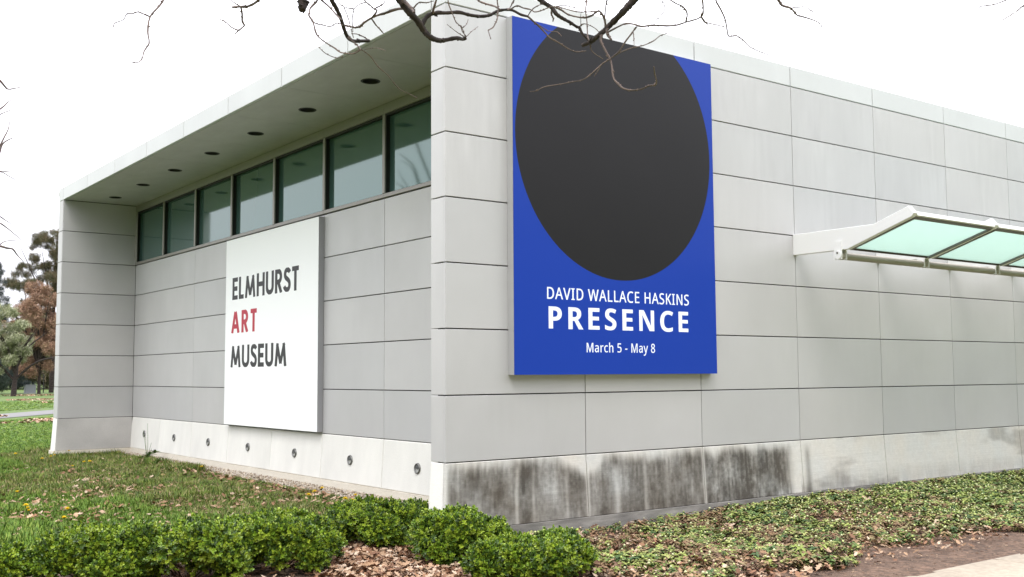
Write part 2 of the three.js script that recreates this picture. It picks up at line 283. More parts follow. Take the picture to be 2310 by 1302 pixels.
// ---------------------------------------------------------------- white sign on the recessed wall
{
  const w = 3.578, h = 3.19, zc = zAt(4), y0 = 0.875, cv = document.createElement('canvas'); cv.width = 1024; cv.height = Math.round(1024 * h / w);
  const g = cv.getContext('2d'), s = 1024 / w;
  g.fillStyle = '#fbfcfc'; g.fillRect(0, 0, cv.width, cv.height);
  // geometric bold capitals drawn as strokes: each letter in a box of unit height, y down
  const GL = {
    E: [0.52, (p) => { p('M', 0.09, 0, 'L', 0.09, 1); p('M', 0, 0.09, 'L', 0.52, 0.09); p('M', 0, 0.5, 'L', 0.48, 0.5); p('M', 0, 0.91, 'L', 0.52, 0.91); }],
    L: [0.46, (p) => { p('M', 0.09, 0, 'L', 0.09, 1); p('M', 0, 0.91, 'L', 0.46, 0.91); }],
    M: [0.98, (p) => { p('M', 0.1, 1, 'L', 0.24, 0.03); p('M', 0.2, 0.06, 'L', 0.49, 0.88); p('M', 0.49, 0.88, 'L', 0.78, 0.06); p('M', 0.74, 0.03, 'L', 0.88, 1); }],
    H: [0.7, (p) => { p('M', 0.09, 0, 'L', 0.09, 1); p('M', 0.61, 0, 'L', 0.61, 1); p('M', 0, 0.48, 'L', 0.7, 0.48); }],
    U: [0.68, (p) => { p('M', 0.09, 0, 'L', 0.09, 0.66, 'C', 0.09, 0.99, 0.59, 0.99, 0.59, 0.66, 'L', 0.59, 0); }],
    R: [0.6, (p) => { p('M', 0.09, 0, 'L', 0.09, 1); p('M', 0.05, 0.085, 'L', 0.26, 0.085, 'C', 0.56, 0.085, 0.56, 0.53, 0.26, 0.53, 'L', 0.05, 0.53); p('M', 0.27, 0.53, 'L', 0.52, 1); }],
    S: [0.56, (p) => { p('M', 0.5, 0.2, 'C', 0.4, 0.04, 0.11, 0.04, 0.11, 0.27, 'C', 0.11, 0.5, 0.48, 0.44, 0.48, 0.71, 'C', 0.48, 0.97, 0.14, 0.97, 0.05, 0.76); }],
    T: [0.54, (p) => { p('M', 0.27, 0, 'L', 0.27, 1); p('M', 0, 0.09, 'L', 0.54, 0.09); }],
    A: [0.74, (p) => { p('M', 0.08, 1, 'L', 0.35, 0.04); p('M', 0.66, 1, 'L', 0.39, 0.04); p('M', 0.2, 0.7, 'L', 0.54, 0.7); }],
  };
  const line = (text, x0, x1, top, bot, color) => {
    const sum = [...text].reduce((a, c) => a + GL[c][0], 0), H = (bot - top), gap0 = text.length < 4 ? 0.2 : 0.12, k = (x1 - x0) / H / (sum + gap0 * (text.length - 1)), gap = gap0 * k;
    g.strokeStyle = color; g.lineWidth = 0.2; g.lineCap = 'butt'; g.lineJoin = 'miter';
    let x = x0;
    for (const c of text) {
      g.save(); g.translate(x * s, top * s); g.scale(H * k * s, H * s);
      g.beginPath(); g.rect(-0.1, 0, 2, 1); g.clip();
      GL[c][1]((...a) => { g.beginPath(); for (let i = 0; i < a.length;) { const op = a[i++]; if (op === 'M') g.moveTo(a[i++], a[i++]); else if (op === 'L') g.lineTo(a[i++], a[i++]); else g.bezierCurveTo(a[i++], a[i++], a[i++], a[i++], a[i++], a[i++]); } g.stroke(); });
      g.restore(); x += (GL[c][0] * k + gap) * H;
    }
  };
  const zL = zAt(5), yT = y0 + h;
  const ink = '#2f2e31';
  line('ELMHURST', -8.905 - zL, -6.29 - zL, yT - 3.39, yT - 3.01, ink);
  line('ART', -8.93 - zL, -7.86 - zL, yT - 2.815, yT - 2.435, '#b82c40');
  line('MUSEUM', -8.945 - zL, -6.7 - zL, yT - 2.225, yT - 1.85, ink);
  const map = new THREE.CanvasTexture(cv); map.colorSpace = THREE.SRGBColorSpace; map.anisotropy = 8;
  const sign = thing('museum_sign', 'large white rectangular sign board with black and red capital lettering on the recessed wall', 'sign'); sign.position.set(DEEP, y0, zc);
  part(sign, 'frame', box(-0.09, -0.002, 0, h, -w / 2, w / 2), phy({ color: lin(0.4, 0.4, 0.42), roughness: 0.4, metalness: 0.4 }));
  const face = new THREE.PlaneGeometry(w, h); face.rotateY(-Math.PI / 2); face.translate(-0.093, h / 2, 0);
  part(sign, 'printed_face', face, phy({ map, roughness: 0.55 }));
}
// ---------------------------------------------------------------- blue exhibition banner on the long wall
{
  const x0 = 0.757, x1 = 3.727, yb = 1.695, yt = 5.39, w = x1 - x0, h = yt - yb, cw = 1024, s = cw / w, cv = document.createElement('canvas'); cv.width = cw; cv.height = Math.round(h * s);
  const g = cv.getContext('2d'), px = (x) => (x - x0) * s, py = (y) => (yt - y) * s;
  g.fillStyle = '#143a9f'; g.fillRect(0, 0, cv.width, cv.height);
  g.fillStyle = '#1f1e20'; g.beginPath(); g.ellipse(px(2.227), py(4.2), 1.442 * s, 1.485 * s, 0, 0, Math.PI * 2); g.fill();
  g.fillStyle = '#f4f7fb'; g.strokeStyle = '#f4f7fb'; g.textBaseline = 'alphabetic'; g.textAlign = 'left';
  const text = (str, xa, xb, top, base, font, spacing, bold) => {
    const cap = py(base) - py(top), size = cap / 0.714;
    g.font = font + ' ' + size + 'px sans-serif'; g.lineJoin = 'round';
    const widths = [...str].map((c) => g.measureText(c).width), sum = widths.reduce((a, b) => a + b, 0) + spacing * size * (str.length - 1), k = (px(xb) - px(xa)) / sum;
    g.save(); g.translate(px(xa), py(base)); g.scale(k, 1);
    let x = 0; [...str].forEach((c, i) => { g.fillText(c, x, 0); if (bold) { g.lineWidth = bold * size; g.strokeText(c, x, 0); } x += widths[i] + spacing * size; });
    g.restore();
  };
  text('DAVID WALLACE HASKINS', 1.17, 3.28, 2.6, 2.478, '', 0.03, 0.012);
  text('PRESENCE', 1.17, 3.28, 2.4, 2.17, 'bold', 0.1, 0);
  text('March 5 - May 8', 1.705, 2.728, 2.03, 1.93, '', 0.02, 0.008);
  const map = new THREE.CanvasTexture(cv); map.colorSpace = THREE.SRGBColorSpace; map.anisotropy = 8;
  const b = thing('exhibition_banner', 'tall blue banner with a huge black disc and white lettering on the long wall', 'banner'); b.position.set((x0 + x1) / 2, yb, 0);
  part(b, 'frame', box(-w / 2, w / 2, 0, h, 0.002, 0.098), phy({ color: lin(0.5, 0.5, 0.5), roughness: 0.4, metalness: 0.3 }));
  // stretched vinyl: slight pillow and a few pulls at the corner
  const f = new THREE.PlaneGeometry(w, h, 60, 74), p = f.attributes.position;
  for (let i = 0; i < p.count; i++) { const x = p.getX(i) + w / 2, y = h / 2 - p.getY(i), e = Math.min(1, 6 * Math.min(x, w - x)) * Math.min(1, 6 * Math.min(y, h - y)); p.setZ(i, e * (0.004 * (fbm(x * 1.2, y * 1.2, 9) - 0.3) + 0.006 * Math.exp(-(x + y) * 3) * Math.sin((y * 1.6 + x * 0.7) * 42))); }
  f.computeVertexNormals(); f.translate(0, h / 2, 0.104);
  part(b, 'printed_vinyl', f, phy({ map, roughness: 0.4, specularIntensity: 0.5 }));
}
// ---------------------------------------------------------------- glass canopy on the long wall
{
  const c = thing('glass_canopy', 'white steel canopy with sloping frosted mint glass panes on the long wall', 'canopy'); c.position.set(0, 0, 0);
  const white = phy({ color: lin(0.82, 0.82, 0.81), roughness: 0.4 }), dirty = std({ color: lin(0.36, 0.33, 0.28), roughness: 0.7 }), rust = std({ color: lin(0.05, 0.035, 0.025), roughness: 0.9 }), bar = phy({ color: lin(0.16, 0.15, 0.14), roughness: 0.5 });
  const mint = phy({ color: lin(0.75, 0.9, 0.855), roughness: 0.9, transmission: 0.74, thickness: 0, ior: 1.45 });
  const prof = [[0.004, 3.2], [0.81, 3.2], [1.69, 3.493], [1.725, 3.528], [1.655, 3.612], [1.19, 3.456], [0.004, 3.456]];
  const shape = new THREE.Shape(prof.map(([z, y]) => new THREE.Vector2(z, y)));
  const arm = new THREE.ExtrudeGeometry(shape, { depth: 0.07, bevelEnabled: true, bevelSize: 0.004, bevelThickness: 0.004, bevelSegments: 1 }); arm.rotateY(-Math.PI / 2); arm.translate(0.035, 0, 0);  // shape x becomes +z
  const slope = Math.atan2(0.29, 0.9), paneL = 0.9, n = 6;
  const pane = new THREE.BoxGeometry(W - 0.1, 0.014, paneL);
  const x3 = 3 * W;
  for (let k = 0; k < n; k++) {
    const x = x3 + k * W;
    const a = part(c, 'arm', arm, white); a.position.x = x;
    const clampg = part(c, 'bracket', mergeGeometries([box(-0.05, 0.05, 3.09, 3.22, 0.625, 0.642), box(-0.056, -0.041, 3.08, 3.3, 0.645, 0.74), box(0.041, 0.056, 3.08, 3.3, 0.645, 0.74)]), white); clampg.position.x = x;
    if (k < n - 1) {
      const p = part(c, 'glass_pane', pane, mint); p.position.set(x + W / 2, 3.362, 1.235); p.rotation.x = -slope;
      const e = part(c, 'lower_seal', new THREE.BoxGeometry(W - 0.12, 0.03, 0.035), rust); e.position.set(x + W / 2, 3.215, 0.79); e.rotation.x = -slope;
      const t = part(c, 'edge_rail', new THREE.BoxGeometry(W - 0.09, 0.05, 0.03), white); t.position.set(x + W / 2, 3.525, 1.7); t.rotation.x = -slope;
      const t2 = part(c, 'glazing_bar', new THREE.BoxGeometry(W - 0.09, 0.02, 0.05), bar); t2.position.set(x + W / 2, 3.487, 1.665); t2.rotation.x = -slope;
      for (const sgn of [0, 1]) { const q = part(c, 'glazing_bar', new THREE.BoxGeometry(0.035, 0.025, paneL), bar); q.position.set(x + (sgn ? W - 0.056 : 0.056), 3.343, 1.235); q.rotation.x = -slope; }
    }
  }
  const tb = new THREE.CylinderGeometry(0.046, 0.046, (n - 1) * W + 0.1, 6); tb.rotateZ(Math.PI / 2); tb.rotateX(Math.PI / 6); const rail = part(c, 'tube', tb, dirty); rail.position.set(x3 + (n - 1) * W / 2, 3.125, 0.69);
  const cap = new THREE.CylinderGeometry(0.058, 0.058, 0.02, 6); cap.rotateZ(Math.PI / 2); cap.rotateX(Math.PI / 6); const cp = part(c, 'tube_cap', cap, white); cp.position.set(x3 - 0.06, 3.135, 0.69);
  part(c, 'cap_screw', new THREE.SphereGeometry(0.012, 8, 6), rust).position.set(x3 - 0.072, 3.16, 0.69);
}

// ---------------------------------------------------------------- ground: lawn, planting bed, gravel, pavement, far path
const bedEdge = (x) => (x < -3.4 ? -1.6 : x < -0.6 ? lerp(-1.6, -1.15, (x + 3.4) / 2.8) : x < 0 ? lerp(-1.15, -1.0, (x + 0.6) / 0.6) : x < DEEP ? -0.6 : 0) + 0.18 * (vn(x * 2.1, 4, 12) - 0.5);
const inBed = (x, z) => z > bedEdge(x) && z < 3.5 && (x > -5.2 - 0.3 * vn(z * 2, 1, 13));
const rise = (x, z) => 0.0 * x + 0.075 * ss(2.0, 6, x) * ss(2.4, 0.4, z) * ss(-0.5, 0.1, z);
const H = (x, z) => 0.03 + rise(x, z) + 0.02 * (fbm(x * 0.9, z * 0.9, 15, 1 << 16, 1 << 16, 3) - 0.5);
function sheet(xs, zs, lift, keep, tile) {
  const P = [], T = [], I = [];
  xs.forEach((x) => zs.forEach((z) => { P.push(x, H(x, z) + lift, z); T.push(x / tile, z / tile); }));
  const n = zs.length;
  for (let i = 0; i + 1 < xs.length; i++) for (let j = 0; j + 1 < n; j++) if (keep((xs[i] + xs[i + 1]) / 2, (zs[j] + zs[j + 1]) / 2)) { const a = i * n + j; I.push(a, a + 1, a + n, a + 1, a + n + 1, a + n); }
  const g = new THREE.BufferGeometry(); g.setAttribute('position', new THREE.Float32BufferAttribute(P, 3)); g.setAttribute('uv', new THREE.Float32BufferAttribute(T, 2)); g.setIndex(I); g.computeVertexNormals();
  return g;
}
const steps = (list) => { const o = []; for (const [a, b, d] of list) { const n = Math.max(1, Math.round((b - a) / d)); for (let i = 0; i < n; i++) o.push(a + (b - a) * i / n); } o.push(list.at(-1)[1]); return o; };
const turfTex = tex(1024, 1024, (u, v) => {
  const a = fbm(u * 40, v * 40, 20, 40, 40, 4), b = fbm(u * 5, v * 5, 24, 5, 5, 3), f = hash(Math.floor(u * 1024), Math.floor(v * 1024), 26), k = 0.75 + 0.5 * (a - 0.5) + 0.3 * (f - 0.5), dry = ss(0.5, 0.8, b) * 0.35 + (f > 0.93 ? 0.4 : 0);
  return [lerp(0.4, 0.52, dry) * k, lerp(0.52, 0.47, dry) * k, lerp(0.2, 0.27, dry) * k];
});
const soilTex = tex(1024, 1024, (u, v) => {
  const a = fbm(u * 60, v * 60, 30, 60, 60, 4), b = fbm(u * 7, v * 7, 34, 7, 7, 3), f = hash(Math.floor(u * 1024), Math.floor(v * 1024), 36), k = 0.82 + 0.6 * (a - 0.5) + 0.25 * (b - 0.5) + 0.35 * (f - 0.5);
  return [0.47 * k, 0.375 * k, 0.31 * k];
});
const soilBump = tex(512, 512, (u, v) => fbm(u * 70, v * 70, 38, 70, 70, 3), false);
const lawnMat = std({ map: turfTex, roughness: 1 }), soilMat = std({ map: soilTex, roughness: 1, bumpMap: soilBump, bumpScale: 0.02 });
const gravelTop = (x) => 0.03 + 0.07 * clamp((x - 1.29) / 0.19, 0, 1);   // banked up against the footing
const underBuilding = (x, z) => (z < -FIN && z > ZL && x > 1.27 && x < DEEP + 0.3) || (x > 0.1 && z < -0.1 && z > ZEND && (x > DEEP || z > -FIN || z < ZL));
const lawnX = steps([[-600, -60, 60], [-60, -12, 4], [-12, 1.27, 0.33], [1.27, DEEP + 0.3, 0.2565], [DEEP + 0.3, 24, 1.2], [24, 60, 4], [60, 600, 60]]), lawnZ = steps([[-800, -60, 40], [-60, -16, 2], [-16, ZL, 0.37], [ZL, -FIN, 0.4], [-FIN, 0.2, 0.2], [0.2, 14, 0.5], [14, 60, 5], [60, 300, 60]]);
struct('lawn', sheet(lawnX, lawnZ, 0, (x, z) => !underBuilding(x, z), 5), lawnMat);
struct('planting_bed', sheet(steps([[-6, 16, 0.14]]), steps([[-2, 3.56, 0.12]]), 0.008, (x, z) => inBed(x, z) && !underBuilding(x, z) && !(x > 0 && z < 0), 2.5), soilMat);
// gravel drip strip at the foot of the recessed wall, with a dark edging
struct('gravel_bed', slab(V(1.29, -0.2, -FIN), X, nZ, Yv, DEEP - 1.29, -FIN - ZL - 0.05, 0.2, { c: 0.002, tile: 2 }).applyMatrix4(new THREE.Matrix4().set(1, 0, 0, 0, 0.37, 1, 0, -0.37 * 1.29 + 0.025, 0, 0, 1, 0, 0, 0, 0, 1)), std({ map: soilTex, color: lin(0.9, 0.85, 0.75), roughness: 1 }));
single('lawn_edging', box(1.262, 1.288, -0.1, 0.045, ZL + 0.3, -1.2), std({ color: lin(0.03, 0.027, 0.024), roughness: 0.8 }), 'thin dark lawn edging strip beside the gravel along the recessed plinth', 'edging');
// pavement: cast slabs
{
  const paveTex = tex(1024, 1024, (u, v) => { const b = fbm(u * 5, v * 5, 50, 5, 5, 4), g = fbm(u * 90, v * 90, 51, 90, 90, 2), f = hash(Math.floor(u * 1024), Math.floor(v * 1024), 52), k = 0.6 + 0.12 * (b - 0.5) + 0.09 * (g - 0.5) + 0.06 * (f - 0.5); return [k * 1.03, k * 0.955, k * 0.85]; });
  const pave = new THREE.Group(); pave.name = 'pavement'; pave.userData = { kind: 'structure' }; scene.add(pave);
  const m = std({ map: paveTex, roughness: 0.95, bumpMap: concBump, bumpScale: 0.002 });
  for (let i = 0; i < 20; i++) part(pave, 'paving_slab', slab(V(-10 + i * 1.5 + 0.006, -0.06, 5.06), X, nZ, Yv, 1.488, 1.55, 0.1, { c: 0.008, tile: 3, uv0: [i * 1.1, i * 0.4] }), m);
  const path = struct('path', (() => { const g = new THREE.BufferGeometry(), pts = [[-14, 0.05, -29], [-14, 0.05, -24], [4.2, 0.05, -43.6], [3.6, 0.05, -38.6], [8.6, 0.05, -49.6], [7.2, 0.05, -43.4], [40, 0.05, -86], [40, 0.05, -76]]; g.setAttribute('position', new THREE.Float32BufferAttribute(pts.flat(), 3)); g.setAttribute('uv', new THREE.Float32BufferAttribute(pts.flatMap((p) => [p[0] / 3, p[2] / 3]), 2)); g.setIndex([0, 1, 2, 2, 1, 3, 2, 3, 4, 4, 3, 5, 4, 5, 6, 6, 5, 7]); g.computeVertexNormals(); return g; })(), std({ color: lin(0.17, 0.165, 0.165), roughness: 0.95 }));
}
// ---------------------------------------------------------------- grass, leaves, stones: what nobody could count
const rg = mulberry(501);
const tuft = (() => { const r = mulberry(5), L = []; for (let i = 0; i < 9; i++) { const a = r() * 6.28, lean = 0.15 + r() * 0.75, d = V(Math.cos(a) * lean, 1, Math.sin(a) * lean).normalize(), s = V(-Math.sin(a), 0, Math.cos(a)); L.push([V((r() - 0.5) * 0.06, 0, (r() - 0.5) * 0.06), d, s, 0.06 + r() * 0.07, 0.008 + r() * 0.005, 0.4 * r()]); } return blades(L, 2); })();
const weedGeo = (() => { const r = mulberry(6), L = []; for (let i = 0; i < 7; i++) { const a = i / 7 * 6.28 + r(), d = V(Math.cos(a), 0.35 + r() * 0.5, Math.sin(a)).normalize(), s = V(-Math.sin(a), 0, Math.cos(a)); L.push([V(0, 0.01, 0), d, s, 0.04 + r() * 0.03, 0.02, 0.3]); } return blades(L, 2); })();
const deadLeaf = (() => {   // oak-like, curled
  const P = [], I = [], out = [[0, -0.5], [0.13, -0.32], [0.3, -0.3], [0.17, -0.1], [0.36, 0.08], [0.18, 0.2], [0.2, 0.38], [0, 0.5], [-0.2, 0.36], [-0.17, 0.18], [-0.37, 0.1], [-0.16, -0.08], [-0.3, -0.28], [-0.12, -0.34]];
  P.push(0, 0.0, 0); for (const [x, z] of out) P.push(x, 0.9 * x * x + 0.35 * z * z * (z > 0 ? 1 : -0.4), z);
  for (let i = 0; i < out.length; i++) I.push(0, 1 + (i + 1) % out.length, 1 + i);
  const g = new THREE.BufferGeometry(); g.setAttribute('position', new THREE.Float32BufferAttribute(P, 3)); g.setAttribute('uv', new THREE.Float32BufferAttribute(new Float32Array(P.length / 3 * 2), 2)); g.setIndex(I); g.computeVertexNormals(); return g;
})();
const boxMat = std({ color: 0xffffff, roughness: 0.38 }), leafMat = std({ color: 0xffffff, roughness: 0.75 }), dryMat = std({ color: 0xffffff, roughness: 0.9 });
const greens = [[0.125, 0.19, 0.025], [0.175, 0.24, 0.032], [0.075, 0.135, 0.018], [0.22, 0.25, 0.05], [0.27, 0.24, 0.09], [0.36, 0.29, 0.16], [0.055, 0.11, 0.015], [0.14, 0.22, 0.028]];
const freshGreens = [[0.13, 0.235, 0.022], [0.165, 0.275, 0.028], [0.09, 0.17, 0.02], [0.22, 0.29, 0.045], [0.075, 0.145, 0.018]];
const dryTones = [[0.3, 0.18, 0.1], [0.36, 0.23, 0.14], [0.2, 0.1, 0.055], [0.42, 0.29, 0.19], [0.25, 0.13, 0.07], [0.48, 0.36, 0.26], [0.14, 0.07, 0.04]];
{
  const lawn = [], weeds = [], dry = [], far = [];
  const onLawn = (x, z) => !inBed(x, z) && x < 1.26 - 0.05 * rg() && !(z < ZL + 0.08 && z > ZEND - 0.04 && x > -0.09);
  for (let i = 0; i < 62000; i++) {                              // rough grass before the recessed wall
    const x = lerp(-7.5, 1.26, rg()), z = lerp(-16.5, -0.8, Math.pow(rg(), 0.8)); if (!onLawn(x, z)) continue;
    const tall = (z < ZL + 0.5 && x > -0.2 ? 1.4 : x > 0.75 ? (z < -9.5 ? 1.2 : 0.5) : 1) * (0.75 + 0.9 * vn(x * 1.3, z * 1.3, 40)), thin = fbm(x * 0.8, z * 0.8, 43);
    if (rg() > 0.55 + 0.9 * thin) continue;
    lawn.push([place(x, H(x, z), z, (rg() - 0.5) * 0.3, rg() * 6.28, (rg() - 0.5) * 0.3, tall * (0.8 + 0.4 * rg())), pick(rg, vn(x * 0.35, z * 0.35, 44) + (x < -1 ? 0.2 : 0) > 0.68 ? freshGreens : greens)]);
  }
  for (let i = 0; i < 26000; i++) { const x = lerp(-6, 1.2, rg()), z = lerp(-15, -1, rg()); if (!onLawn(x, z) || vn(x * 0.9, z * 0.9, 47) < 0.25) continue; weeds.push([place(x, H(x, z), z, 0, rg() * 6.28, 0, 0.7 + rg() * 0.8), pick(rg, greens)]); }
  for (let i = 0; i < 60000; i++) { const t = rg(), d = 21 + 60 * t * t, a = lerp(-0.3, 0.35, rg()), x = -1.5 + (d - 21) * 0.19 + a * d * 0.8, z = -15 - (d - 21) * 0.95; { const e = z + 42.4 + (x - 4) * 1.32; if (z > ZEND - 0.05 || (e > -4.2 && e < 5.2 && z < -28)) continue; } far.push([place(x, H(x, z) - 0.005, z, 0, rg() * 6.28, 0, 0.6 + d * 0.02, 0.45 + rg() * 0.3, 0.6 + d * 0.02), pick(rg, freshGreens)]); }
  const leaf = (x, z, up, s) => [place(x, H(x, z) + up, z, (rg() - 0.5) * 1.2, rg() * 6.28, (rg() - 0.5) * 1.2, s, s, s * (0.8 + rg() * 0.5)), pick(rg, dryTones, 0.25)];
  for (let i = 0; i < 21000; i++) { const x = lerp(-4.5, 1.24, Math.pow(rg(), 0.75)), z = lerp(-13, -1, Math.pow(rg(), 0.7)); if (!onLawn(x, z) || fbm(x * 0.9 + 3, z * 0.9, 49) < 0.2 + 0.8 * rg() || (x > 1.0 && rg() < 0.7)) continue; dry.push(leaf(x, z, 0.05 + rg() * 0.05, rg() < 0.55 ? 0.018 + 0.025 * rg() : 0.04 + 0.055 * rg())); }
  for (let i = 0; i < 2600; i++) { const x = lerp(-3.2, 1.6, rg()), z = lerp(-1.2, 3.2, rg()); if (!inBed(x, z) || (x > 0 && z < 0.1)) continue; dry.push(leaf(x, z, 0.02 + rg() * 0.03, 0.05 + rg() * 0.05)); }
  for (let i = 0; i < 2600; i++) { const x = lerp(-1.6, 0.2, rg()), z = lerp(-0.6, 1.6, rg()); if (!inBed(x, z)) continue; dry.push(leaf(x, z, 0.02 + rg() * 0.04, 0.045 + rg() * 0.05)); }
  for (let i = 0; i < 8500; i++) { const x = lerp(0.2, 13, Math.pow(rg(), 1.3)), z = lerp(0.12, 3.1, rg()); if (fbm(x * 1.1, z * 1.1, 53) < 0.3 + 0.25 * ss(2, 7, x)) continue; dry.push(leaf(x, z, 0.02 + rg() * 0.075, 0.03 + rg() * rg() * 0.07)); }
  for (const [cx, cz, rx, rz, n] of [[3.0, -33, 1.6, 0.5, 60], [4.6, -34.6, 0.9, 1.2, 150], [3.4, -40.5, 1.0, 0.8, 90], [13.8, -75, 2.6, 3.0, 420], [18.5, -96, 3.5, 4, 380], [12, -66, 2, 2, 60]]) for (let i = 0; i < n; i++) { const a = rg() * 6.28, r = Math.sqrt(rg()), x = cx + Math.cos(a) * r * rx, z = cz + Math.sin(a) * r * rz; dry.push(leaf(x, z, 0.06, 0.1 + rg() * 0.12)); }
  stuffMesh('grass', 'rough green grass growing in front of the recessed wall', 'grass', tuft, leafMat, lawn);
  stuffMesh('lawn_weeds', 'low broad-leaved weeds spread through the grass', 'weeds', weedGeo, leafMat, weeds);
  stuffMesh('mown_grass', 'bright short grass of the park lawn beyond the building', 'grass', tuft, leafMat, far);
  stuffMesh('fallen_leaves', 'dry brown oak leaves scattered over lawn and planting beds', 'leaves', deadLeaf, dryMat, dry);
  const stone = new THREE.IcosahedronGeometry(1, 0), stones = [];
  for (let i = 0; i < 9500; i++) { const x = lerp(1.29, DEEP - 0.06, rg()), z = lerp(ZL + 0.1, -FIN - 0.3, rg()), s = 0.006 + 0.012 * rg(); stones.push([place(x, gravelTop(x) + rg() * 0.01, z, rg() * 6, rg() * 6, 0, s, s * 0.7, s * 1.2), pick(rg, [[0.42, 0.36, 0.28], [0.55, 0.48, 0.38], [0.3, 0.24, 0.18], [0.5, 0.45, 0.4], [0.2, 0.15, 0.1]])]); }
  stuffMesh('gravel', 'small tan gravel along the foot of the recessed plinth', 'gravel', stone, dryMat, stones);
  const crumbs = []; for (let i = 0; i < 9000; i++) { const x = lerp(-4, 12, rg()), z = lerp(-0.6, 3.46, Math.pow(rg(), 0.6)); if (!inBed(x, z) || (x > 0 && z < 0.1)) continue; const s = 0.005 + 0.012 * rg() * rg(); crumbs.push([place(x, H(x, z) + 0.006, z, rg() * 6, rg() * 6, 0, s * 1.4, s * 0.7, s), pick(rg, [[0.14, 0.085, 0.055], [0.2, 0.13, 0.09], [0.1, 0.06, 0.04], [0.26, 0.18, 0.12]])]); }
  stuffMesh('soil_crumbs', 'brown soil crumbs and mulch chips on the planting bed', 'soil', stone, dryMat, crumbs);
}
// evergreen ground cover on the bed along the long wall: whorls of toothed leaves, pale spikes of flower
{
  const r = mulberry(77), L = []; for (let i = 0; i < 8; i++) { const a = i / 8 * 6.28 + r() * 0.4, d = V(Math.cos(a), 0.05 + r() * 0.35, Math.sin(a)).normalize(), s = V(-Math.sin(a), 0, Math.cos(a)); L.push([V(0, 0.11 - (i % 3) * 0.016, 0), d, s, 0.04 + r() * 0.022, 0.03, 0.35]); }
  const whorl = mergeGeometries([blades(L, 2), (() => { const g = tube([[0, 0, 0, 3], [0.005, 0.06, 0.004, 2.5], [0, 0.11, 0, 2]], 4); return g; })()].map((g) => { const q = g.index ? g : g; return q; }));
  const spike = new THREE.LatheGeometry([[0, 0], [0.009, 0.003], [0.0125, 0.011], [0.009, 0.019], [0, 0.023]].map(([a, b]) => new THREE.Vector2(a, b)), 6);
  const cover = [], flowers = [], browns = [[0.2, 0.12, 0.06], [0.26, 0.17, 0.08], [0.14, 0.08, 0.045], [0.24, 0.2, 0.09]];
  const tones = [[0.13, 0.19, 0.04], [0.2, 0.25, 0.05], [0.08, 0.135, 0.032], [0.25, 0.29, 0.065], [0.055, 0.105, 0.03], [0.28, 0.29, 0.09], [0.2, 0.15, 0.07], [0.1, 0.16, 0.04]];
  for (let i = 0; i < 30000; i++) {
    const x = lerp(0.15, 15.5, Math.pow(rg(), 1.25)), z = lerp(0.1, 3.0, rg());
    const edge = 2.78 + 0.45 * (vn(x * 1.3, 5, 91) - 0.5) + 0.25 * (vn(x * 4, 6, 92) - 0.5) + 0.1 * ss(3, 1, x), full = ss(0.36, 0.6, fbm(x * 1.7, z * 1.7, 93) + 0.14 * ss(2.5, 6, x) - 0.1 * ss(2.4, 0.9, x) - 0.06 * ss(1.6, 2.6, z));
    if (z > edge || rg() > 0.12 + 0.88 * full) continue;
    if (z < 0.35 && x < 4.5 && rg() > 0.25 + 0.75 * vn(x * 2.2, 1, 94)) continue;
    const k = (0.55 + rg() * 0.45) * lerp(0.7, 1.25, vn(x * 2.1, z * 2.1, 95));
    cover.push([place(x, H(x, z) - 0.01, z, (rg() - 0.5) * 0.5, rg() * 6.28, (rg() - 0.5) * 0.5, k), pick(rg, rg() < ss(0.42, 0.62, fbm(x * 1.4 + 9, z * 1.4, 97)) * (0.85 - 0.65 * ss(3, 7, x)) ? browns : tones)]);
    if (rg() < 0.12 + 0.16 * ss(2.5, 6, x)) flowers.push([place(x + (rg() - 0.5) * 0.03, H(x, z) + 0.105 * k, z + (rg() - 0.5) * 0.03, (rg() - 0.5) * 0.5, 0, (rg() - 0.5) * 0.5, 0.5 + rg() * 0.6), pick(rg, [[0.46, 0.5, 0.2], [0.55, 0.57, 0.32], [0.4, 0.47, 0.14]])]);
  }
  stuffMesh('ground_cover', 'evergreen ground cover plants filling the bed along the long wall', 'ground cover', whorl, leafMat, cover);
  stuffMesh('ground_cover_flowers', 'small pale flower spikes standing in the ground cover', 'flowers', spike, leafMat, flowers);
}
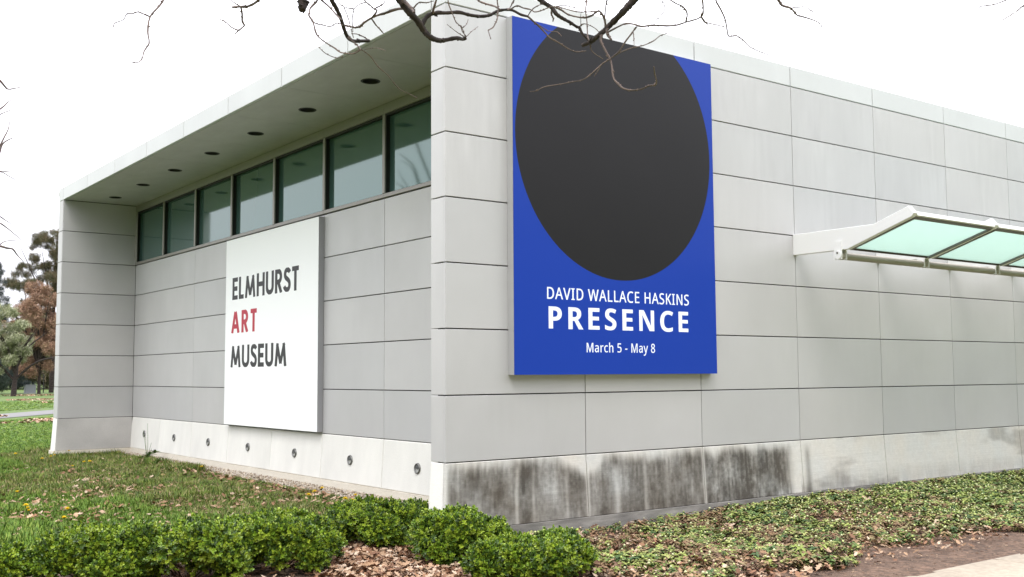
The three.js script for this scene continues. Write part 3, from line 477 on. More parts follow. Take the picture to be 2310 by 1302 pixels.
// ---------------------------------------------------------------- clipped box shrubs at the corner
{
  const sprig = (() => { const r = mulberry(8), L = []; for (let i = 0; i < 9; i++) { const a = i * 2.4, t = i / 9, d = V(Math.cos(a) * (1 - t * 0.6), 0.35 + t, Math.sin(a) * (1 - t * 0.6)).normalize(), s = V(-Math.sin(a), 0, Math.cos(a)); L.push([V(0, t * 0.03, 0), d, s, 0.017 + r() * 0.006, 0.0125, 0.15]); } return blades(L, 2); })();
  const tones = [[0.13, 0.22, 0.02], [0.2, 0.31, 0.025], [0.07, 0.13, 0.015], [0.3, 0.39, 0.035], [0.05, 0.1, 0.014], [0.25, 0.34, 0.03]];
  const bark = std({ color: lin(0.09, 0.065, 0.045), roughness: 0.9 });
  const spots = [   // x, z, half width, height, label
    [-3.95, -0.45, 0.3, 0.38, 'small low box shrub by itself at the open end of the hedge row'],
    [-3.12, -0.4, 0.52, 0.48, 'rounded box shrub at the lawn end of the joined hedge row'],
    [-2.48, -0.12, 0.6, 0.5, 'rounded box shrub in the middle of the joined hedge row'],
    [-1.7, -0.04, 0.52, 0.47, 'box shrub at the end of the hedge row beside the bare leaf litter'],
    [-0.3, -0.72, 0.55, 0.41, 'box shrub close in front of the white plinth, behind the leaf litter'],
    [-0.22, 0.62, 0.46, 0.45, 'rounded box shrub standing against the dark stained corner of the plinth'],
    [-0.3, 1.66, 0.52, 0.37, 'low spreading box shrub next to the ground cover bed'],
  ];
  spots.forEach(([cx, cz, hw, top, label], n) => {
    const r = mulberry(900 + n), t = thing('box_shrub', label, 'shrub', 'clipped box shrubs at the building corner'), y0 = H(cx, cz); t.position.set(cx, y0, cz);
    const lobes = [], leaves = [];
    for (let i = 0; i < 44; i++) { const a = r() * 6.28, e = Math.pow(r(), 0.8), rr = hw * (0.42 + 0.46 * Math.sqrt(1 - e * e * 0.8)), y = top * (0.2 + 0.58 * e); lobes.push([Math.cos(a) * rr * Math.min(1, 0.5 + r()), y, Math.sin(a) * rr * Math.min(1, 0.5 + r()), hw * (0.13 + 0.15 * r())]); }
    for (let i = 0; i < 11000; i++) {
      const l = lobes[Math.floor(r() * lobes.length)], d = V(r() * 2 - 1, r() * 2 - 0.9, r() * 2 - 1).normalize(), q = Math.pow(r(), 0.35) * (0.9 + 0.25 * r());
      const x = l[0] + d.x * l[3] * q, y = l[1] + d.y * l[3] * q * 0.85 * Math.min(1, top / hw), z = l[2] + d.z * l[3] * q; if (y < 0.05 || (y < 0.14 && r() < 0.6)) continue;
      leaves.push([new THREE.Matrix4().compose(V(x, y, z), new THREE.Quaternion().setFromUnitVectors(V(0, 1, 0), V(d.x + (r() - 0.5) * 0.7, d.y + 0.5, d.z + (r() - 0.5) * 0.7).normalize()).multiply(new THREE.Quaternion().setFromAxisAngle(V(0, 1, 0), r() * 6.28)), V(1, 1, 1).multiplyScalar(1.0 + r() * 0.75)), pick(r, tones, 0.2)]);
    }
    stuffMesh('foliage', '', '', sprig, boxMat, leaves, t);
    part(t, 'stems', mergeGeometries(lobes.slice(0, 16).map((l, i) => tube([[l[0] * 0.08, -0.02, l[2] * 0.08, 9], [l[0] * 0.5, l[1] * 0.5, l[2] * 0.5, 6], [l[0], l[1], l[2], 2.5]], 5, 0.2, i + 1))), bark);
  });
}
// ---------------------------------------------------------------- dandelions, weeds, a red leaf
{
  const r = mulberry(61), petals = []; for (let i = 0; i < 26; i++) { const a = i * 2.4, t = i / 26, d = V(Math.cos(a), 0.15 + t * 1.6, Math.sin(a)).normalize(), s = V(-Math.sin(a), 0, Math.cos(a)); petals.push([V(0, 0.1, 0), d, s, 0.026 - t * 0.008, 0.007, 0.1]); }
  const flower = blades(petals, 2), stem = tube([[0, 0, 0, 2.5], [0.006, 0.05, 0.004, 2.2], [0, 0.1, 0, 2.2]], 5), rosette = weedGeo.clone().scale(1.3, 0.8, 1.3);
  const yellow = std({ color: lin(0.85, 0.62, 0.012), roughness: 0.8 }), green = std({ color: lin(0.1, 0.17, 0.04), roughness: 0.8 });
  const at = [[0.18, -14.3], [-0.29, -13.46], [-0.51, -12.95], [-0.71, -12.73], [-0.9, -13.99], [-0.7, -10.66], [-0.39, -10.96], [-0.31, -11.0], [-2.38, -6.7], [-2.65, -4.94], [-2.69, -4.67], [-2.69, -4.87], [-2.4, -4.13], [-2.56, -3.71], [0.33, -3.69], [0.87, -4.32], [0.71, -4.18], [0.53, -3.12], [0.67, -3.12], [0.92, -3.51], [0.88, -2.88], [0.85, -8.68]];
  for (const [x, z] of at) {
    const d = thing('dandelion', 'yellow dandelion flowering in the rough grass before the recessed wall', 'flower', 'dandelions in the grass'); d.position.set(x, H(x, z), z); d.rotation.set((r() - 0.5) * 0.4, r() * 6.28, (r() - 0.5) * 0.4); d.scale.setScalar(1.3 + r() * 0.6);
    part(d, 'flower_head', flower, yellow); part(d, 'stem', stem, green); part(d, 'leaf_rosette', rosette, green);
  }
  const w = thing('tall_weed', 'thin tall flowering weed sprouting against the pale plinth', 'weed'); { const x = 1.16, z = -12.4; w.position.set(x, H(x, z), z); w.scale.setScalar(1.35); }
  for (let i = 0; i < 5; i++) { const a = i * 1.3, hh = 0.2 + 0.09 * i; part(w, 'stalk', tube([[0, 0, 0, 4], [Math.cos(a) * 0.03, hh * 0.5, Math.sin(a) * 0.04, 3], [Math.cos(a) * 0.06, hh, Math.sin(a) * 0.12, 2]], 5), green); }
  part(w, 'leaves', mergeGeometries([0, 1, 2, 3].map((i) => weedGeo.clone().scale(2, 2.6, 2).translate((i - 1.5) * 0.05, 0.02 + 0.03 * i, (i % 2) * 0.08))), green);
  const red = single('red_leaf', deadLeaf.clone().scale(0.1, 0.1, 0.13), std({ color: lin(0.3, 0.05, 0.03), roughness: 0.7 }), 'single red-brown leaf lying on the gravel below the white sign', 'leaf'); red.position.set(1.4, 0.05, -5.5); red.rotation.set(0.4, 0.6, 0.9);
}
// ---------------------------------------------------------------- trees
const barkTex = tex(256, 512, (u, v) => { const a = fbm(u * 10, v * 8, 110, 10, 8, 4), k = 0.55 + 0.8 * (a - 0.5); return [0.36 * k, 0.31 * k, 0.29 * k]; });
const barkDark = std({ map: barkTex, color: lin(1, 0.95, 0.95), roughness: 0.95 }), twigMat = std({ map: barkTex, color: lin(3.6, 3.4, 3.2), roughness: 0.85 });
const budGeo = (pts, seed, n) => { const r = mulberry(seed), L = []; for (let i = 0; i < n; i++) { const k = Math.floor(r() * (pts.length - 1)), t = r(), p = pts[k], q = pts[k + 1], s = Math.max(0.0035, 0.0016 * 1 + lerp(p[3], q[3], t) / 1000 * 1.05), g = new THREE.OctahedronGeometry(s, 0); g.scale(1, 1.6, 1); g.rotateX(r() * 3); g.rotateZ(r() * 3); g.translate(lerp(p[0], q[0], t) + (r() - 0.5) * s, lerp(p[1], q[1], t) + (r() - 0.5) * s, lerp(p[2], q[2], t)); L.push(g); } return L; };
// limbs and twigs as [x, y, z in metres, radius in mm]
const OVERHEAD = [[[-3.156,3.949,4.989,42.2],[-2.975,3.96,4.124,40.2],[-2.947,3.969,3.394,36.9],[-2.976,3.979,2.998,31.4],[-3.103,3.99,2.778,25.0],[-3.328,4.117,2.498,18.7],[-3.627,4.239,2.161,12.4]],[[-3.156,3.949,4.989,23.0],[-3.083,4.0,4.548,23.0],[-2.879,3.992,3.823,24.5],[-2.779,3.913,3.639,23.8],[-2.671,3.837,3.587,22.7],[-2.638,3.787,3.606,21.3],[-2.606,3.737,3.625,19.9],[-2.549,3.716,3.603,18.7],[-2.486,3.669,3.583,17.5],[-2.462,3.638,3.598,16.3],[-2.4,3.633,3.581,15.1],[-2.342,3.646,3.563,14.0],[-2.284,3.659,3.607,12.8],[-2.194,3.685,3.552,11.7],[-2.18,3.693,3.564,10.5]],[[-3.156,3.949,4.989,25.0],[-2.583,4.092,5.056,24.2],[-2.091,4.042,5.044,23.8],[-1.782,3.925,4.887,23.4],[-1.779,3.791,4.751,22.1],[-1.799,3.699,4.601,20.9],[-1.831,3.652,4.572,19.3],[-1.829,3.626,4.509,17.9],[-1.827,3.602,4.445,16.6],[-1.85,3.571,4.424,15.1],[-1.878,3.542,4.4,13.7],[-1.874,3.527,4.34,12.4],[-1.882,3.52,4.27,11.1]],[[-1.782,3.925,4.887,9.2],[-1.487,3.969,4.862,8.3],[-1.139,3.937,4.868,7.6],[-0.863,3.834,4.813,7.0],[-0.846,3.804,4.823,6.2],[-0.806,3.788,4.851,5.4],[-0.734,3.764,4.84,4.7],[-0.664,3.77,4.83,4.0],[-0.618,3.752,4.863,3.3],[-0.588,3.734,4.884,2.6],[-0.49,3.737,4.832,2.0]],[[-2.091,4.042,5.044,10.9],[-1.01,4.193,5.366,8.8],[-0.197,4.052,5.584,7.0],[0.165,3.89,5.713,5.1],[0.307,3.825,5.688,3.2]],[[-2.976,3.995,2.999,27.6],[-2.971,3.916,2.995,24.6],[-2.975,3.852,3.01,22.3]],[[-2.975,3.96,4.124,15.8],[-2.516,3.965,4.092,15.1],[-2.202,3.896,4.069,14.5],[-2.021,3.807,4.07,13.7],[-1.997,3.787,4.086,12.7],[-1.965,3.762,4.107,11.7],[-1.944,3.727,4.12,10.8],[-1.881,3.718,4.103,10.0],[-1.85,3.698,4.124,9.1],[-1.787,3.689,4.108,8.3],[-1.772,3.679,4.118,7.5],[-1.759,3.651,4.125,6.7],[-1.739,3.625,4.137,5.9],[-1.694,3.623,4.108,5.1]],[[-3.517,4.195,2.284,8.2],[-3.513,4.118,2.209,7.4],[-3.527,4.04,2.191,6.8],[-3.571,3.972,2.218,6.2],[-3.622,3.9,2.238,5.6],[-3.646,3.79,2.276,5.1],[-3.653,3.704,2.328,4.5],[-3.691,3.643,2.36,4.0],[-3.716,3.579,2.401,3.6],[-3.748,3.545,2.44,3.1],[-3.793,3.527,2.471,2.7]],[[-3.622,3.9,2.238,4.9],[-3.661,3.916,2.222,4.3],[-3.69,3.924,2.212,3.9],[-3.72,3.91,2.199,3.6],[-3.749,3.907,2.188,3.2],[-3.763,3.87,2.185,2.9],[-3.81,3.843,2.158,2.6],[-3.82,3.816,2.159,2.3]],[[-3.121,3.988,2.753,9.6],[-3.119,3.973,2.683,8.8],[-3.139,3.963,2.597,8.2],[-3.155,3.98,2.517,7.7],[-3.175,3.997,2.433,7.2]],[[-3.155,3.98,2.517,6.6],[-3.126,3.952,2.469,6.0],[-3.103,3.925,2.417,5.6],[-3.071,3.918,2.374,5.2],[-3.061,3.921,2.315,4.8],[-3.058,3.922,2.251,4.4],[-3.062,3.948,2.184,4.1],[-3.068,3.986,2.117,3.7],[-3.078,4.035,2.048,3.4],[-3.082,4.062,1.981,3.1]],[[-3.058,3.922,2.251,3.4],[-3.063,3.906,2.197,2.4]],[[-3.155,3.98,2.517,4.1],[-3.188,4.005,2.494,3.4],[-3.218,4.039,2.474,2.8]],[[-2.972,3.938,2.996,7.1],[-2.928,3.919,3.085,6.6],[-2.918,3.905,3.092,6.3],[-2.966,3.845,3.098,5.9],[-2.986,3.805,3.128,5.6],[-3.006,3.777,3.159,5.3],[-3.001,3.723,3.206,5.0],[-2.998,3.639,3.248,4.7],[-2.981,3.589,3.304,4.5],[-2.947,3.537,3.373,4.2],[-2.938,3.502,3.425,4.0],[-2.918,3.483,3.487,3.7],[-2.911,3.473,3.54,3.5],[-2.906,3.481,3.593,3.3]],[[-3.001,3.723,3.206,3.4],[-2.976,3.71,3.223,3.2],[-2.951,3.705,3.241,3.0],[-2.92,3.697,3.264,2.9],[-2.89,3.717,3.288,2.8],[-2.863,3.704,3.307,2.6]],[[-2.929,3.477,3.43,3.0],[-2.925,3.488,3.359,2.5],[-2.95,3.531,3.27,2.2],[-2.966,3.596,3.189,1.9]],[[-2.958,3.975,3.215,13.8],[-2.921,3.907,3.266,13.1],[-2.914,3.854,3.266,12.6],[-2.872,3.823,3.24,12.2],[-2.829,3.781,3.213,11.9],[-2.79,3.731,3.183,11.5],[-2.753,3.7,3.153,11.2],[-2.707,3.688,3.132,10.9],[-2.654,3.699,3.118,10.6],[-2.584,3.714,3.118,10.3]],[[-2.899,3.904,3.106,6.3],[-2.92,3.807,3.261,5.3],[-2.953,3.715,3.408,4.6],[-2.998,3.642,3.549,4.0]],[[-2.753,3.7,3.153,6.3],[-2.74,3.644,3.223,5.1],[-2.748,3.607,3.28,4.2],[-2.762,3.573,3.333,3.4],[-2.8,3.542,3.367,2.6]],[[-2.747,3.599,3.28,3.4],[-2.69,3.596,3.249,3.2],[-2.631,3.583,3.219,3.0],[-2.566,3.542,3.19,2.9],[-2.486,3.505,3.172,2.7],[-2.4,3.44,3.157,2.6],[-2.314,3.42,3.146,2.5],[-2.25,3.413,3.12,2.3]],[[-2.69,3.607,3.25,2.3],[-2.706,3.573,3.415,1.9],[-2.727,3.509,3.572,1.6]],[[-2.584,3.714,3.118,4.0],[-2.625,3.736,3.109,3.4],[-2.661,3.745,3.103,2.9],[-2.697,3.742,3.097,2.4]],[[-2.606,3.737,3.625,9.0],[-2.616,3.777,3.568,8.4],[-2.634,3.787,3.501,8.0],[-2.657,3.782,3.43,7.6],[-2.673,3.784,3.364,7.3],[-2.682,3.781,3.303,6.9],[-2.692,3.769,3.24,6.6],[-2.687,3.763,3.189,6.3],[-2.692,3.772,3.132,5.9],[-2.694,3.791,3.079,5.6],[-2.704,3.814,3.02,5.3]],[[-2.676,3.783,3.308,5.4],[-2.71,3.784,3.431,4.7],[-2.78,3.756,3.524,4.2],[-2.874,3.752,3.602,3.7],[-2.947,3.732,3.695,3.2]],[[-2.78,3.756,3.524,3.7],[-2.733,3.787,3.521,3.2],[-2.703,3.816,3.504,2.7],[-2.692,3.848,3.474,2.3]],[[-2.676,3.781,3.307,5.0],[-2.581,3.791,3.192,4.2],[-2.49,3.818,3.074,3.6],[-2.396,3.837,2.959,3.1]],[[-2.874,3.752,3.602,2.9],[-2.937,3.716,3.637,2.7],[-2.992,3.669,3.675,2.5],[-3.066,3.658,3.703,2.3],[-3.116,3.651,3.749,2.1]],[[-2.992,3.669,3.675,2.6],[-2.987,3.627,3.655,2.4],[-2.977,3.584,3.637,2.2],[-2.966,3.561,3.623,2.0]],[[-3.066,3.658,3.703,2.6],[-2.981,3.645,3.594,2.4],[-2.906,3.641,3.479,2.3],[-2.826,3.623,3.366,2.2]],[[-2.643,3.812,3.605,10.5],[-2.676,3.739,3.726,8.7],[-2.722,3.673,3.839,7.3],[-2.778,3.617,3.944,6.1]],[[-2.722,3.673,3.839,4.3],[-2.691,3.714,3.856,3.6],[-2.654,3.716,3.874,3.0],[-2.619,3.728,3.892,2.5]],[[-2.51,3.688,3.59,13.7],[-2.472,3.756,3.599,12.8],[-2.42,3.781,3.614,12.1],[-2.368,3.787,3.627,11.5],[-2.295,3.797,3.657,10.9],[-2.232,3.788,3.677,10.4],[-2.168,3.787,3.699,9.8],[-2.115,3.801,3.714,9.3],[-2.068,3.831,3.725,8.8],[-2.019,3.846,3.738,8.3],[-1.975,3.85,3.745,7.8],[-1.92,3.831,3.758,7.3],[-1.875,3.827,3.765,6.9]],[[-1.875,3.827,3.765,6.3],[-1.829,3.8,3.77,5.7],[-1.778,3.764,3.778,5.2],[-1.725,3.72,3.787,4.8],[-1.672,3.7,3.798,4.4],[-1.628,3.682,3.803,4.1],[-1.585,3.667,3.807,3.7],[-1.539,3.659,3.814,3.3],[-1.478,3.671,3.834,3.0]],[[-1.829,3.8,3.77,3.2],[-1.79,3.762,3.806,2.8],[-1.769,3.741,3.829,2.5],[-1.731,3.733,3.867,2.2],[-1.714,3.704,3.887,1.9]],[[-2.441,3.778,3.598,7.7],[-2.51,3.773,3.731,6.0],[-2.578,3.765,3.864,4.8]],[[-2.671,3.837,3.587,3.6],[-2.506,3.827,3.741,3.4],[-2.457,3.814,3.777,3.2],[-2.448,3.776,3.781,3.1],[-2.431,3.726,3.791,2.9],[-2.412,3.675,3.802,2.8],[-2.391,3.65,3.817,2.7],[-2.383,3.62,3.822,2.5],[-2.365,3.594,3.835,2.4]],[[-2.184,3.693,3.561,2.8],[-2.234,3.723,3.541,2.3],[-2.288,3.765,3.519,1.9]],[[-2.184,3.693,3.561,2.5],[-2.233,3.71,3.61,2.1],[-2.281,3.72,3.659,1.9]],[[-2.184,3.693,3.561,2.5],[-2.06,3.786,3.451,2.2],[-1.938,3.868,3.339,2.0]],[[-2.383,3.645,3.822,2.1],[-2.292,3.706,3.729,2.0],[-2.211,3.779,3.628,1.9]],[[-2.346,3.929,4.078,5.8],[-2.384,3.834,4.022,5.5],[-2.407,3.755,3.997,5.3],[-2.402,3.706,4.073,5.1],[-2.398,3.67,4.15,4.9],[-2.409,3.63,4.216,4.6]],[[-2.231,3.903,4.071,5.0],[-2.268,3.831,4.047,4.6],[-2.288,3.774,4.027,4.3],[-2.3,3.704,4.051,4.0],[-2.32,3.657,4.071,3.8],[-2.34,3.622,4.093,3.5],[-2.374,3.571,4.103,3.3],[-2.41,3.546,4.113,3.0],[-2.426,3.519,4.138,2.8],[-2.435,3.479,4.167,2.6]],[[-2.12,3.856,4.069,4.5],[-2.129,3.841,4.022,4.1],[-2.148,3.81,4.004,3.8],[-2.212,3.73,4.04,3.6],[-2.265,3.695,4.09,3.3]],[[-2.212,3.72,4.039,4.4],[-2.192,3.736,4.079,4.1],[-2.175,3.717,4.113,3.8],[-2.152,3.701,4.152,3.5],[-2.145,3.682,4.178,3.3],[-2.128,3.683,4.215,3.1],[-2.107,3.693,4.254,2.9],[-2.097,3.691,4.285,2.7]],[[-1.875,3.827,3.765,3.8],[-1.864,3.862,3.794,3.3],[-1.842,3.883,3.83,2.9],[-1.819,3.889,3.865,2.6]],[[-1.965,3.762,4.107,4.5],[-1.923,3.757,4.047,4.1],[-1.866,3.751,3.997,3.8],[-1.823,3.76,3.939,3.5]],[[-1.849,3.585,4.427,6.5],[-1.861,3.623,4.434,6.2],[-1.88,3.651,4.434,6.0],[-1.903,3.665,4.431,5.8],[-1.937,3.638,4.415,5.6],[-1.972,3.623,4.399,5.4],[-2.016,3.625,4.378,5.2],[-2.062,3.636,4.358,5.0],[-2.097,3.657,4.345,4.9],[-2.135,3.67,4.331,4.7]],[[-1.903,3.665,4.431,3.6],[-1.876,3.695,4.327,3.3],[-1.87,3.732,4.207,3.1],[-1.858,3.783,4.095,2.9],[-1.836,3.833,3.989,2.7]],[[-2.055,3.824,4.069,4.5],[-1.844,3.839,4.168,4.3],[-1.794,3.826,4.204,4.1],[-1.845,3.739,4.257,3.8],[-1.887,3.638,4.316,3.6],[-1.933,3.551,4.372,3.4],[-1.979,3.49,4.432,3.2]],[[-1.836,3.833,3.989,2.8],[-1.811,3.829,4.039,2.4],[-1.796,3.807,4.081,2.1],[-1.798,3.798,4.111,1.8]],[[-1.777,3.684,4.115,3.1],[-1.769,3.698,4.145,2.8],[-1.75,3.684,4.181,2.5],[-1.73,3.655,4.216,2.3],[-1.727,3.629,4.238,2.1]],[[-1.795,3.716,4.628,4.3],[-1.88,3.717,4.559,3.9],[-1.919,3.704,4.529,3.7],[-1.884,3.671,4.467,3.5],[-1.841,3.633,4.411,3.3]],[[-1.845,3.578,4.429,10.2],[-1.864,3.528,4.463,7.0],[-1.877,3.491,4.503,4.7]],[[-1.863,3.554,4.413,8.0],[-1.891,3.502,4.432,7.4],[-1.893,3.441,4.469,6.9],[-1.891,3.377,4.508,6.5],[-1.905,3.32,4.537,6.1],[-1.919,3.256,4.564,5.7],[-1.922,3.218,4.602,5.4],[-1.927,3.187,4.641,5.1],[-1.913,3.166,4.693,4.7],[-1.892,3.165,4.754,4.4],[-1.89,3.171,4.8,4.1],[-1.891,3.164,4.843,3.8],[-1.911,3.174,4.874,3.5],[-1.945,3.198,4.896,3.3],[-1.975,3.227,4.921,3.0]],[[-1.836,3.561,4.434,4.9],[-1.82,3.576,4.498,4.8],[-1.816,3.579,4.553,4.6],[-1.809,3.561,4.608,4.5],[-1.804,3.536,4.66,4.4],[-1.789,3.529,4.721,4.3],[-1.724,3.513,4.819,4.1],[-1.704,3.517,4.886,4.0],[-1.67,3.531,4.963,3.9],[-1.694,3.551,4.999,3.8],[-1.73,3.6,5.028,3.7]],[[-1.67,3.531,4.963,5.5],[-1.578,3.538,4.902,3.8],[-1.488,3.56,4.841,2.5]],[[-1.797,3.549,4.615,4.8],[-1.815,3.514,4.596,4.5],[-1.84,3.468,4.57,4.3],[-1.861,3.421,4.547,4.1],[-1.891,3.387,4.519,3.9],[-1.926,3.357,4.487,3.7],[-1.952,3.325,4.462,3.6],[-1.978,3.295,4.437,3.4],[-2.005,3.272,4.413,3.2],[-2.05,3.261,4.375,3.1],[-2.096,3.25,4.338,2.9],[-2.171,3.234,4.278,2.8],[-2.197,3.216,4.254,2.6],[-2.225,3.212,4.231,2.5]],[[-1.891,3.387,4.519,3.6],[-1.832,3.425,4.526,3.3],[-1.763,3.458,4.54,3.1],[-1.693,3.48,4.553,2.9],[-1.624,3.516,4.568,2.7],[-1.573,3.555,4.569,2.6],[-1.515,3.58,4.574,2.4]],[[-1.932,3.352,4.483,2.6],[-1.795,3.387,4.303,2.2],[-1.665,3.416,4.118,1.9]],[[-1.873,3.52,4.328,2.9],[-1.832,3.507,4.281,2.6],[-1.776,3.5,4.246,2.4],[-1.695,3.486,4.229,2.1]],[[-1.809,3.522,4.601,2.6],[-1.955,3.409,4.76,2.2],[-2.106,3.311,4.918,1.9]],[[-1.704,3.517,4.886,4.1],[-1.735,3.547,4.926,3.8],[-1.789,3.565,4.947,3.5],[-1.85,3.564,4.961,3.2],[-1.93,3.583,4.963,3.0]],[[-1.79,3.741,4.669,2.3],[-1.75,3.666,4.758,2.1],[-1.733,3.617,4.765,1.9],[-1.721,3.59,4.713,1.8],[-1.707,3.582,4.665,1.7]],[[-1.299,3.952,4.864,4.9],[-1.279,3.867,4.759,4.6],[-1.303,3.775,4.732,4.3],[-1.24,3.734,4.71,4.0],[-1.179,3.697,4.687,3.8],[-1.128,3.656,4.656,3.6],[-1.079,3.629,4.625,3.3],[-1.008,3.65,4.616,3.1],[-0.936,3.641,4.604,2.9],[-0.864,3.618,4.591,2.7],[-0.781,3.607,4.587,2.5],[-0.687,3.596,4.592,2.3]],[[-1.578,3.538,4.902,2.8],[-1.412,3.583,4.813,2.5],[-1.235,3.627,4.731,2.3]],[[-0.806,3.788,4.851,2.8],[-0.775,3.787,4.886,2.4],[-0.756,3.789,4.912,2.1],[-0.711,3.745,4.953,1.8]],[[0.217,3.867,5.704,4.5],[0.113,3.825,5.715,4.0],[0.092,3.803,5.697,3.6],[0.129,3.807,5.639,3.3],[0.144,3.806,5.565,3.0],[0.179,3.819,5.507,2.8],[0.216,3.843,5.452,2.5],[0.252,3.854,5.394,2.2]],[[0.318,3.812,5.695,4.6],[0.222,3.779,5.679,3.8],[0.156,3.742,5.686,3.1],[0.091,3.706,5.693,2.6],[-0.009,3.649,5.673,2.1]]];
const OVERHEAD_TRUNK = [[-4.691,0.03,11.366,230],[-4.661,0.53,11.366,190],[-4.631,1.63,11.316,170],[-4.591,3.13,11.266,150],[-4.516,4.83,11.466,95],[-4.641,6.53,11.566,25]];
const OVERHEAD_LIMBS = [[[-4.591,3.13,11.266,95],[-4.046,3.791,8.881,72],[-3.515,3.924,6.559,60],[-3.156,3.949,4.989,50]],[[-4.591,3.73,11.266,70],[-3.391,4.73,12.066,45],[-2.391,6.03,12.766,15]],[[-4.591,4.13,11.316,60],[-5.691,5.33,12.466,35],[-6.191,6.53,13.266,12]],[[-4.571,4.53,11.316,50],[-4.291,5.53,12.866,30],[-4.191,6.43,14.266,10]]];
const SIDE_TREE = [[[-3.342,-0.047,-10.463,199.7],[-3.387,1.381,-10.352,169.4],[-3.439,3.44,-10.182,139.1],[-3.473,5.5,-10.0,108.8],[-3.481,7.558,-9.796,78.5],[-3.39,9.273,-9.555,48.2]],[[-3.454,5.071,-10.028,31.0],[-2.991,5.468,-9.767,27.3],[-2.451,6.206,-9.539,23.7],[-2.28,6.412,-9.453,19.9],[-2.183,6.355,-9.512,16.1],[-2.108,6.318,-9.585,12.2],[-1.985,6.359,-9.614,8.3],[-1.861,6.414,-9.641,4.3]],[[-3.44,4.457,-10.08,25.8],[-2.972,4.85,-9.816,22.3],[-2.427,5.676,-9.575,18.9],[-2.259,5.922,-9.487,15.3],[-2.168,6.017,-9.535,11.7],[-2.099,6.106,-9.599,8.0],[-2.034,6.167,-9.67,4.3]],[[-3.43,3.996,-10.119,25.8],[-2.958,4.386,-9.852,22.2],[-2.403,5.119,-9.613,18.7],[-2.233,5.326,-9.528,14.9],[-2.136,5.537,-9.559,11.2],[-2.075,5.673,-9.625,7.4],[-2.037,5.853,-9.704,3.6]],[[-3.432,4.061,-10.114,31.0],[-2.96,4.452,-9.847,26.7],[-2.401,5.066,-9.617,22.4],[-2.228,5.221,-9.535,17.9],[-2.159,5.417,-9.589,13.4],[-2.056,5.51,-9.628,8.9],[-1.962,5.567,-9.677,4.3]],[[-3.424,3.708,-10.144,20.7],[-2.949,4.096,-9.875,17.3],[-2.388,4.777,-9.637,14.0],[-2.217,4.961,-9.553,10.6],[-2.055,4.972,-9.556,7.1],[-1.931,4.991,-9.586,3.6]],[[-3.424,3.71,-10.144,16.5],[-2.938,4.098,-9.866,14.0],[-2.36,4.772,-9.616,11.5],[-2.189,4.954,-9.532,8.9],[-2.052,4.902,-9.561,6.2],[-1.925,4.849,-9.596,3.6]],[[-3.409,3.035,-10.201,20.7],[-2.928,3.419,-9.928,17.3],[-2.358,4.077,-9.685,14.0],[-2.186,4.253,-9.602,10.6],[-2.078,4.211,-9.65,7.1],[-1.974,4.162,-9.703,3.6]],[[-3.408,2.997,-10.204,20.7],[-2.927,3.381,-9.931,17.9],[-2.354,3.992,-9.691,15.2],[-2.182,4.148,-9.609,12.3],[-2.062,4.098,-9.65,9.4],[-1.945,4.02,-9.696,6.5],[-1.78,3.889,-9.71,3.6]],[[-3.398,2.513,-10.245,31.0],[-2.912,2.894,-9.969,27.4],[-2.336,3.585,-9.719,23.9],[-2.165,3.776,-9.634,20.2],[-2.03,3.76,-9.66,16.5],[-1.934,3.757,-9.714,12.7],[-1.851,3.676,-9.785,8.9],[-1.743,3.579,-9.84,5.0]],[[-3.397,2.497,-10.247,20.7],[-2.912,2.878,-9.97,17.3],[-2.336,3.58,-9.719,14.0],[-2.165,3.776,-9.634,10.6],[-2.063,3.866,-9.674,7.1],[-1.872,3.898,-9.653,3.6]],[[-3.438,4.358,-10.089,16.5],[-2.971,4.751,-9.825,14.0],[-2.429,5.587,-9.586,11.5],[-2.261,5.838,-9.497,8.9],[-2.097,5.946,-9.489,6.2],[-2.009,5.999,-9.543,3.6]]];
{
  const t = thing('bare_tree', 'bare budding tree whose twiggy limbs hang over the museum roof corner', 'tree');
  part(t, 'trunk', tube(OVERHEAD_TRUNK, 14, 0.08, 3), barkDark);
  OVERHEAD_LIMBS.forEach((p, i) => part(t, 'limb', tube(p, 10, 0.1, 20 + i), barkDark));
  OVERHEAD.forEach((p, i) => {
    const fat = p[0][3] > 12, g = tube(p, fat ? 9 : 6, fat ? 0.25 : 0.35, 50 + i).toNonIndexed();
    const buds = budGeo(p, 300 + i, fat ? 6 : Math.ceil(p.length * 1.1)).map((b) => (b.index ? b.toNonIndexed() : b));
    part(t, fat ? 'limb' : 'branch', mergeGeometries([g, ...buds]), fat ? barkDark : twigMat);
  });
  const s = thing('bare_tree', 'slender bare tree beside the lawn with thin drooping twigs', 'tree');
  SIDE_TREE.forEach((p, i) => part(s, i ? 'branch' : 'trunk', tube(p, i ? 6 : 12, 0.15, 400 + i), i ? twigMat : barkDark));
}
const clump = (() => { const r = mulberry(15), L = []; for (let i = 0; i < 9; i++) { const [d, s] = dirs(r); L.push([V((r() - 0.5), (r() - 0.5), (r() - 0.5)).multiplyScalar(0.8), d, s, 0.55, 0.38, 0.1]); } return blades(L, 1); })();
const needles = (() => { const r = mulberry(16), L = []; for (let i = 0; i < 16; i++) { const [d, s] = dirs(r); d.y = Math.abs(d.y) * 0.6; L.push([V(0, 0, 0), d.normalize(), s, 0.9, 0.14, 0]); } return blades(L, 1); })();
